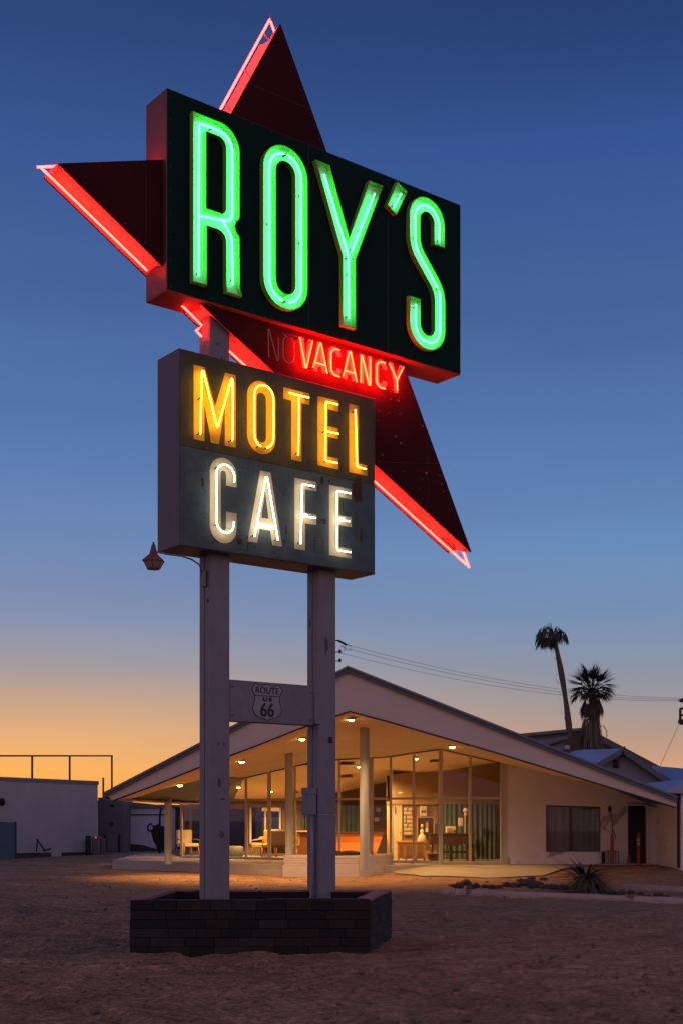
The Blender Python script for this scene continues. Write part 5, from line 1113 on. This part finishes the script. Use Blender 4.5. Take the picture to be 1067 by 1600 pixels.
# ---------------------------------------------------------------- palms
palm_g = paint('palm_green', (.045, .055, .028), (.03, .038, .022), 3, .6); palm_d = paint('palm_dead', (.10, .065, .045), (.06, .04, .03), 3, .9); bark = paint('palm_bark', (.15, .11, .085), (.09, .065, .05), 5, .9, .6, 12, stretch=(1, 1, 3))
def fan(mb, hub, d, ln_, rr, spread=85, nb=26, droop=.5, wd=.035):
    d = Vector(d).normalized(); s_ = d.cross(Vector((0, 0, 1)))
    if s_.length < .1: s_ = Vector((1, 0, 0))
    s_.normalize(); nrm = s_.cross(d)
    for i in range(nb):
        a = R(-spread + 2 * spread * i / (nb - 1)); dd = d * math.cos(a) + s_ * math.sin(a) + nrm * rr.uniform(-.06, .12)
        blade(mb, hub, dd, ln_ * (1 - .25 * abs(a) / R(spread)) * rr.uniform(.85, 1.1), wd, droop * rr.uniform(.6, 1.5), 4)
def palm(base_, topp, r0, r1, lab, crown, skirt):
    t = thing('palm_tree', lab, 'palm tree', tuple(base_), group='palms behind the building'); pts = [base_.lerp(topp, i / 14) + Vector((.12 * math.sin(i / 14 * 3.1), 0, 0)) for i in range(15)]
    MB().tube(pts, lambda q: r0 + (r1 - r0) * q + .02 * math.sin(q * 160), 12).build('trunk', bark, t); crown(t, topp); skirt(t, base_, topp)
YP = 62.0; kk = YP / FPX
def c1(t, tp):
    rr = random.Random(5); st = MB(); dead = MB(); gr = MB()
    for k in range(16):
        a = rr.uniform(0, 6.28); out = .4 + .35 * rr.random(); h_ = tp + Vector((math.cos(a) * out, math.sin(a) * out * .8, rr.uniform(-.25, .30))); st.tube([tp, tp.lerp(h_, .5) + Vector((0, 0, .22)), h_], .02, 5)
        fan(gr if k % 3 else dead, h_, (math.cos(a) * .45, math.sin(a) * .45, -1.0), .66, rr, 55, 20, .7, .032)
    for k in range(12):
        a = rr.uniform(0, 6.28); h_ = tp + Vector((-.34 + math.cos(a) * .26, math.sin(a) * .28, -.1 - .25 * rr.random())); fan(dead, h_, (math.cos(a) * .25, math.sin(a) * .25, -1), .68, rr, 40, 16, .3, .03)
    for k in range(4):
        a = rr.uniform(1.0, 2.6); st.tube([tp, tp + Vector((math.cos(a) * .25, 0, .50)), tp + Vector((math.cos(a) * .55, .1, .35)), tp + Vector((math.cos(a) * .62, .1, .0))], .014, 5)
    st.build('stalks', palm_d, t); dead.build('dead_fronds', palm_d, t); gr.build('crown', palm_g, t)
def s1(t, b_, tp):
    rr = random.Random(31); mb = MB()
    for k in range(46):
        p = b_.lerp(tp, .15 + .8 * k / 46); a = rr.uniform(0, 6.28); blade(mb, p + Vector((math.cos(a) * .13, math.sin(a) * .13, 0)), (math.cos(a) * .7, math.sin(a) * .7, .8), .16, .03, .4, 3)
    mb.build('leaf_stubs', bark, t)
    MB().blob(b_ + Vector((.05, 0, .5)), (.42, .4, .75), 9, .5, 3).build('trunk_base', palm_d, t)
palm(P(893, 1188, YP), P(864, 990, YP),   .15, .115, 'tall thin leaning palm with a sparse drooping crown', c1, s1)
def c2(t, tp):
    rr = random.Random(9); st = MB(); gr = MB()
    ang = [(-88 + 176 * i / 12) for i in range(13)]
    for k in range(38):
        z = 1 - 1.5 * (k + .5) / 38; a = k * 2.39996 + .4; c_ = math.sqrt(max(0, 1 - z * z)); d = Vector((math.cos(a) * c_, math.sin(a) * c_, z)); h_ = tp + d * (.55 + .2 * rr.random()) + Vector((0, 0, .1))
        st.tube([tp, h_], .022, 5); fan(gr, h_, d, .70 + .15 * rr.random(), rr, 58, 20, .25 if z > .3 else .8, .034)
    st.build('stalks', palm_g, t); gr.build('crown', palm_g, t)
def s2(t, b_, tp):
    rr = random.Random(12); sk = MB(); low = MB()
    for k in range(26):
        a = rr.uniform(0, 6.28); h_ = tp + Vector((math.cos(a) * .35, math.sin(a) * .35, -.35 - .3 * rr.random())); fan(sk, h_, (math.cos(a) * .22, math.sin(a) * .22, -1), .95, rr, 30, 14, .2, .035)
    for k in range(230):
        a = rr.uniform(0, 6.28); z = rr.uniform(1.3, 2.2); r_ = .28 + .12 * rr.random(); p = Vector((b_.x + math.cos(a) * r_, b_.y + math.sin(a) * r_, b_.z + z)); blade(low, p, (math.cos(a) * .2, math.sin(a) * .2, -1), rr.uniform(.9, 1.6), .03, .1, 4)
    low.tube([P(935, 1135, YP), P(942, 1134, YP), P(947, 1142, YP), P(947, 1152, YP)], .02, 5)
    sk.build('dead_skirt', palm_d, t); low.build('dead_stalks', paint('dead_stalk', (.20, .15, .12), (.09, .065, .05), 9, .9), t)
palm(P(923, 1190, YP), P(924, 1080, YP), .36, .2, 'shorter palm with a full fan crown and shaggy dead skirt', c2, s2)
single('white_barrel', MB().lathe(P(885.5, 1171, 60), [(.001, 0), (.11, 0), (.12, .05), (.12, .16), (.07, .2), (.001, .2)], 12), cream_f, 'small white tank at the foot of the tall palm', 'tank')

# ---------------------------------------------------------------- power poles and wires
pol = paint('pole_timber', (.06, .045, .04), (.04, .03, .03), 6, .9)
t = thing('power_pole', 'timber power pole whose insulators peep out right of the sign post', 'power pole', tuple(PZ(515, 70, 0))); y = 70
MB().tube([PZ(515, y, 0), P(515, 996, y)], .14, 10, .10).build('pole', pol, t); MB().bar(P(503, 1004, y), P(524, 1004, y), .1, .12).build('cross_arm', pol, t)
ins = MB(); a = P(524, 1001, y)
for q in ((P(529, 1001, y), P(540, 1007, y)),):
    ins.tube([a, q[0]], .03, 5)
    for k in range(5): c = q[0].lerp(q[1], k / 4); ins.lathe(c, [(.001, -.07), (.09, -.02), (.09, .03), (.001, .06)], 8)
for py in (1018, 1032): c = P(531, py, y); ins.lathe(c, [(.001, -.1), (.06, -.08), (.09, 0), (.05, .1), (.001, .12)], 8); ins.tube([P(519, py + 2, y), c], .025, 5)
ins.tube([P(531, 1018, y), P(534, 1020, y), P(539, 1014, y), P(538.5, 1008, y)], .012, 4); ins.tube([P(540, 1007, y), P(549, 1010, y), P(548, 1016, y), P(541, 1016, y), P(533, 1008, y)], .012, 4)
ins.build('insulators', darkm, t)
t = thing('power_pole', 'power pole with a transformer rack cut off at the right edge', 'power pole', tuple(PZ(1078, 75, 0))); y = 75
MB().tube([PZ(1078, y, 0), P(1078, 1060, y)], .15, 10, .11).build('pole', pol, t); MB().bar(P(1062, 1096, y), P(1095, 1094, y), .12, .12).build('cross_arm', pol, t)
MB().tube([P(1060, 1095, y), P(1067, 1092, y)], .07, 6).build('insulator', darkm, t)
rk = MB()
for a, b_ in (((1062, 1107), (1062, 1131)), ((1062, 1107), (1080, 1107)), ((1062, 1117.5), (1080, 1117.5)), ((1062, 1131), (1080, 1131))): rk.bar(P(*a, y), P(*b_, y), .12, .10, (0, 1, 0))
rk.build('transformer_rack', darkm, t); MB().bevbox(tuple(P(1062, 1130, y - .2)), tuple(P(1082, 1124.5, y + .3)), .02).build('transformer', darkm, t)
wirem = paint('wire', (.12, .11, .13))
def wire(pts, r_, lab, grp='power lines'):
    return single('power_line', MB().tube(pts, r_, 4, cap=False), wirem, lab, 'power line', grp)
def sag(a, b_, m_, k=14):
    out = []
    for i in range(k + 1): t_ = i / k; out.append(a * (1 - t_) ** 2 + m_ * 2 * t_ * (1 - t_) + b_ * t_ * t_)
    return out
wire(sag(P(541, 1007, 70), P(1066, 1091, 75), P(830, 1088, 72.5)), .009, 'uppermost of the three thin wires sloping over the roof')
wire(sag(P(531, 1010, 70), P(1066, 1093, 75), P(830, 1094, 72.5)), .009, 'middle of the three thin wires sloping over the roof')
wire(sag(P(531, 1020, 70), P(1066, 1095, 75), P(830, 1099, 72.5)), .009, 'lowest of the three thin wires sloping over the roof')
wire([P(1061, 1130, 75), P(1030, 1198, 75)], .012, 'thin guy wire slanting down from the transformer rack', 'guy wire')

# far hills
mb = MB(); vs = []; K = 160
for i in range(K + 1):
    a = R(-70 + 140 * i / K); d = 1400; hh = 6 + 16 * (noise.noise(Vector((i * .07, 3, 0))) + .5) + 4 * noise.noise(Vector((i * .4, 1, 0)))
    x, yv = d * math.sin(a), d * math.cos(a); vs += [Vector((x, yv, -8)), Vector((x * 1.05, yv * 1.05, max(3, hh))), Vector((x * 1.3, yv * 1.3, -8))]
mb.add(vs, [(3 * i + j, 3 * i + j + 1, 3 * i + 4 + j, 3 * i + 3 + j) for i in range(K) for j in (0, 1)], True)
struct('hills', mb, paint('hill_rock', (.07, .055, .07), (.05, .04, .05), .01, .9))

# every loose piece of these parts becomes a part of its own
for o in list(bpy.data.objects):
    if o.type == 'MESH' and o.name.split('.')[0] in ('neon_tube', 'peeled_patch', 'patch_outline', 'rust_patch', 'block_course', 'tube_holder', 'panel_seam', 'panel_joint', 'conduit', 'lettering', 'insulators', 'letter', 'bullet_dent'): split(o)
    if o.name.startswith('block_course'): o.name = 'block'
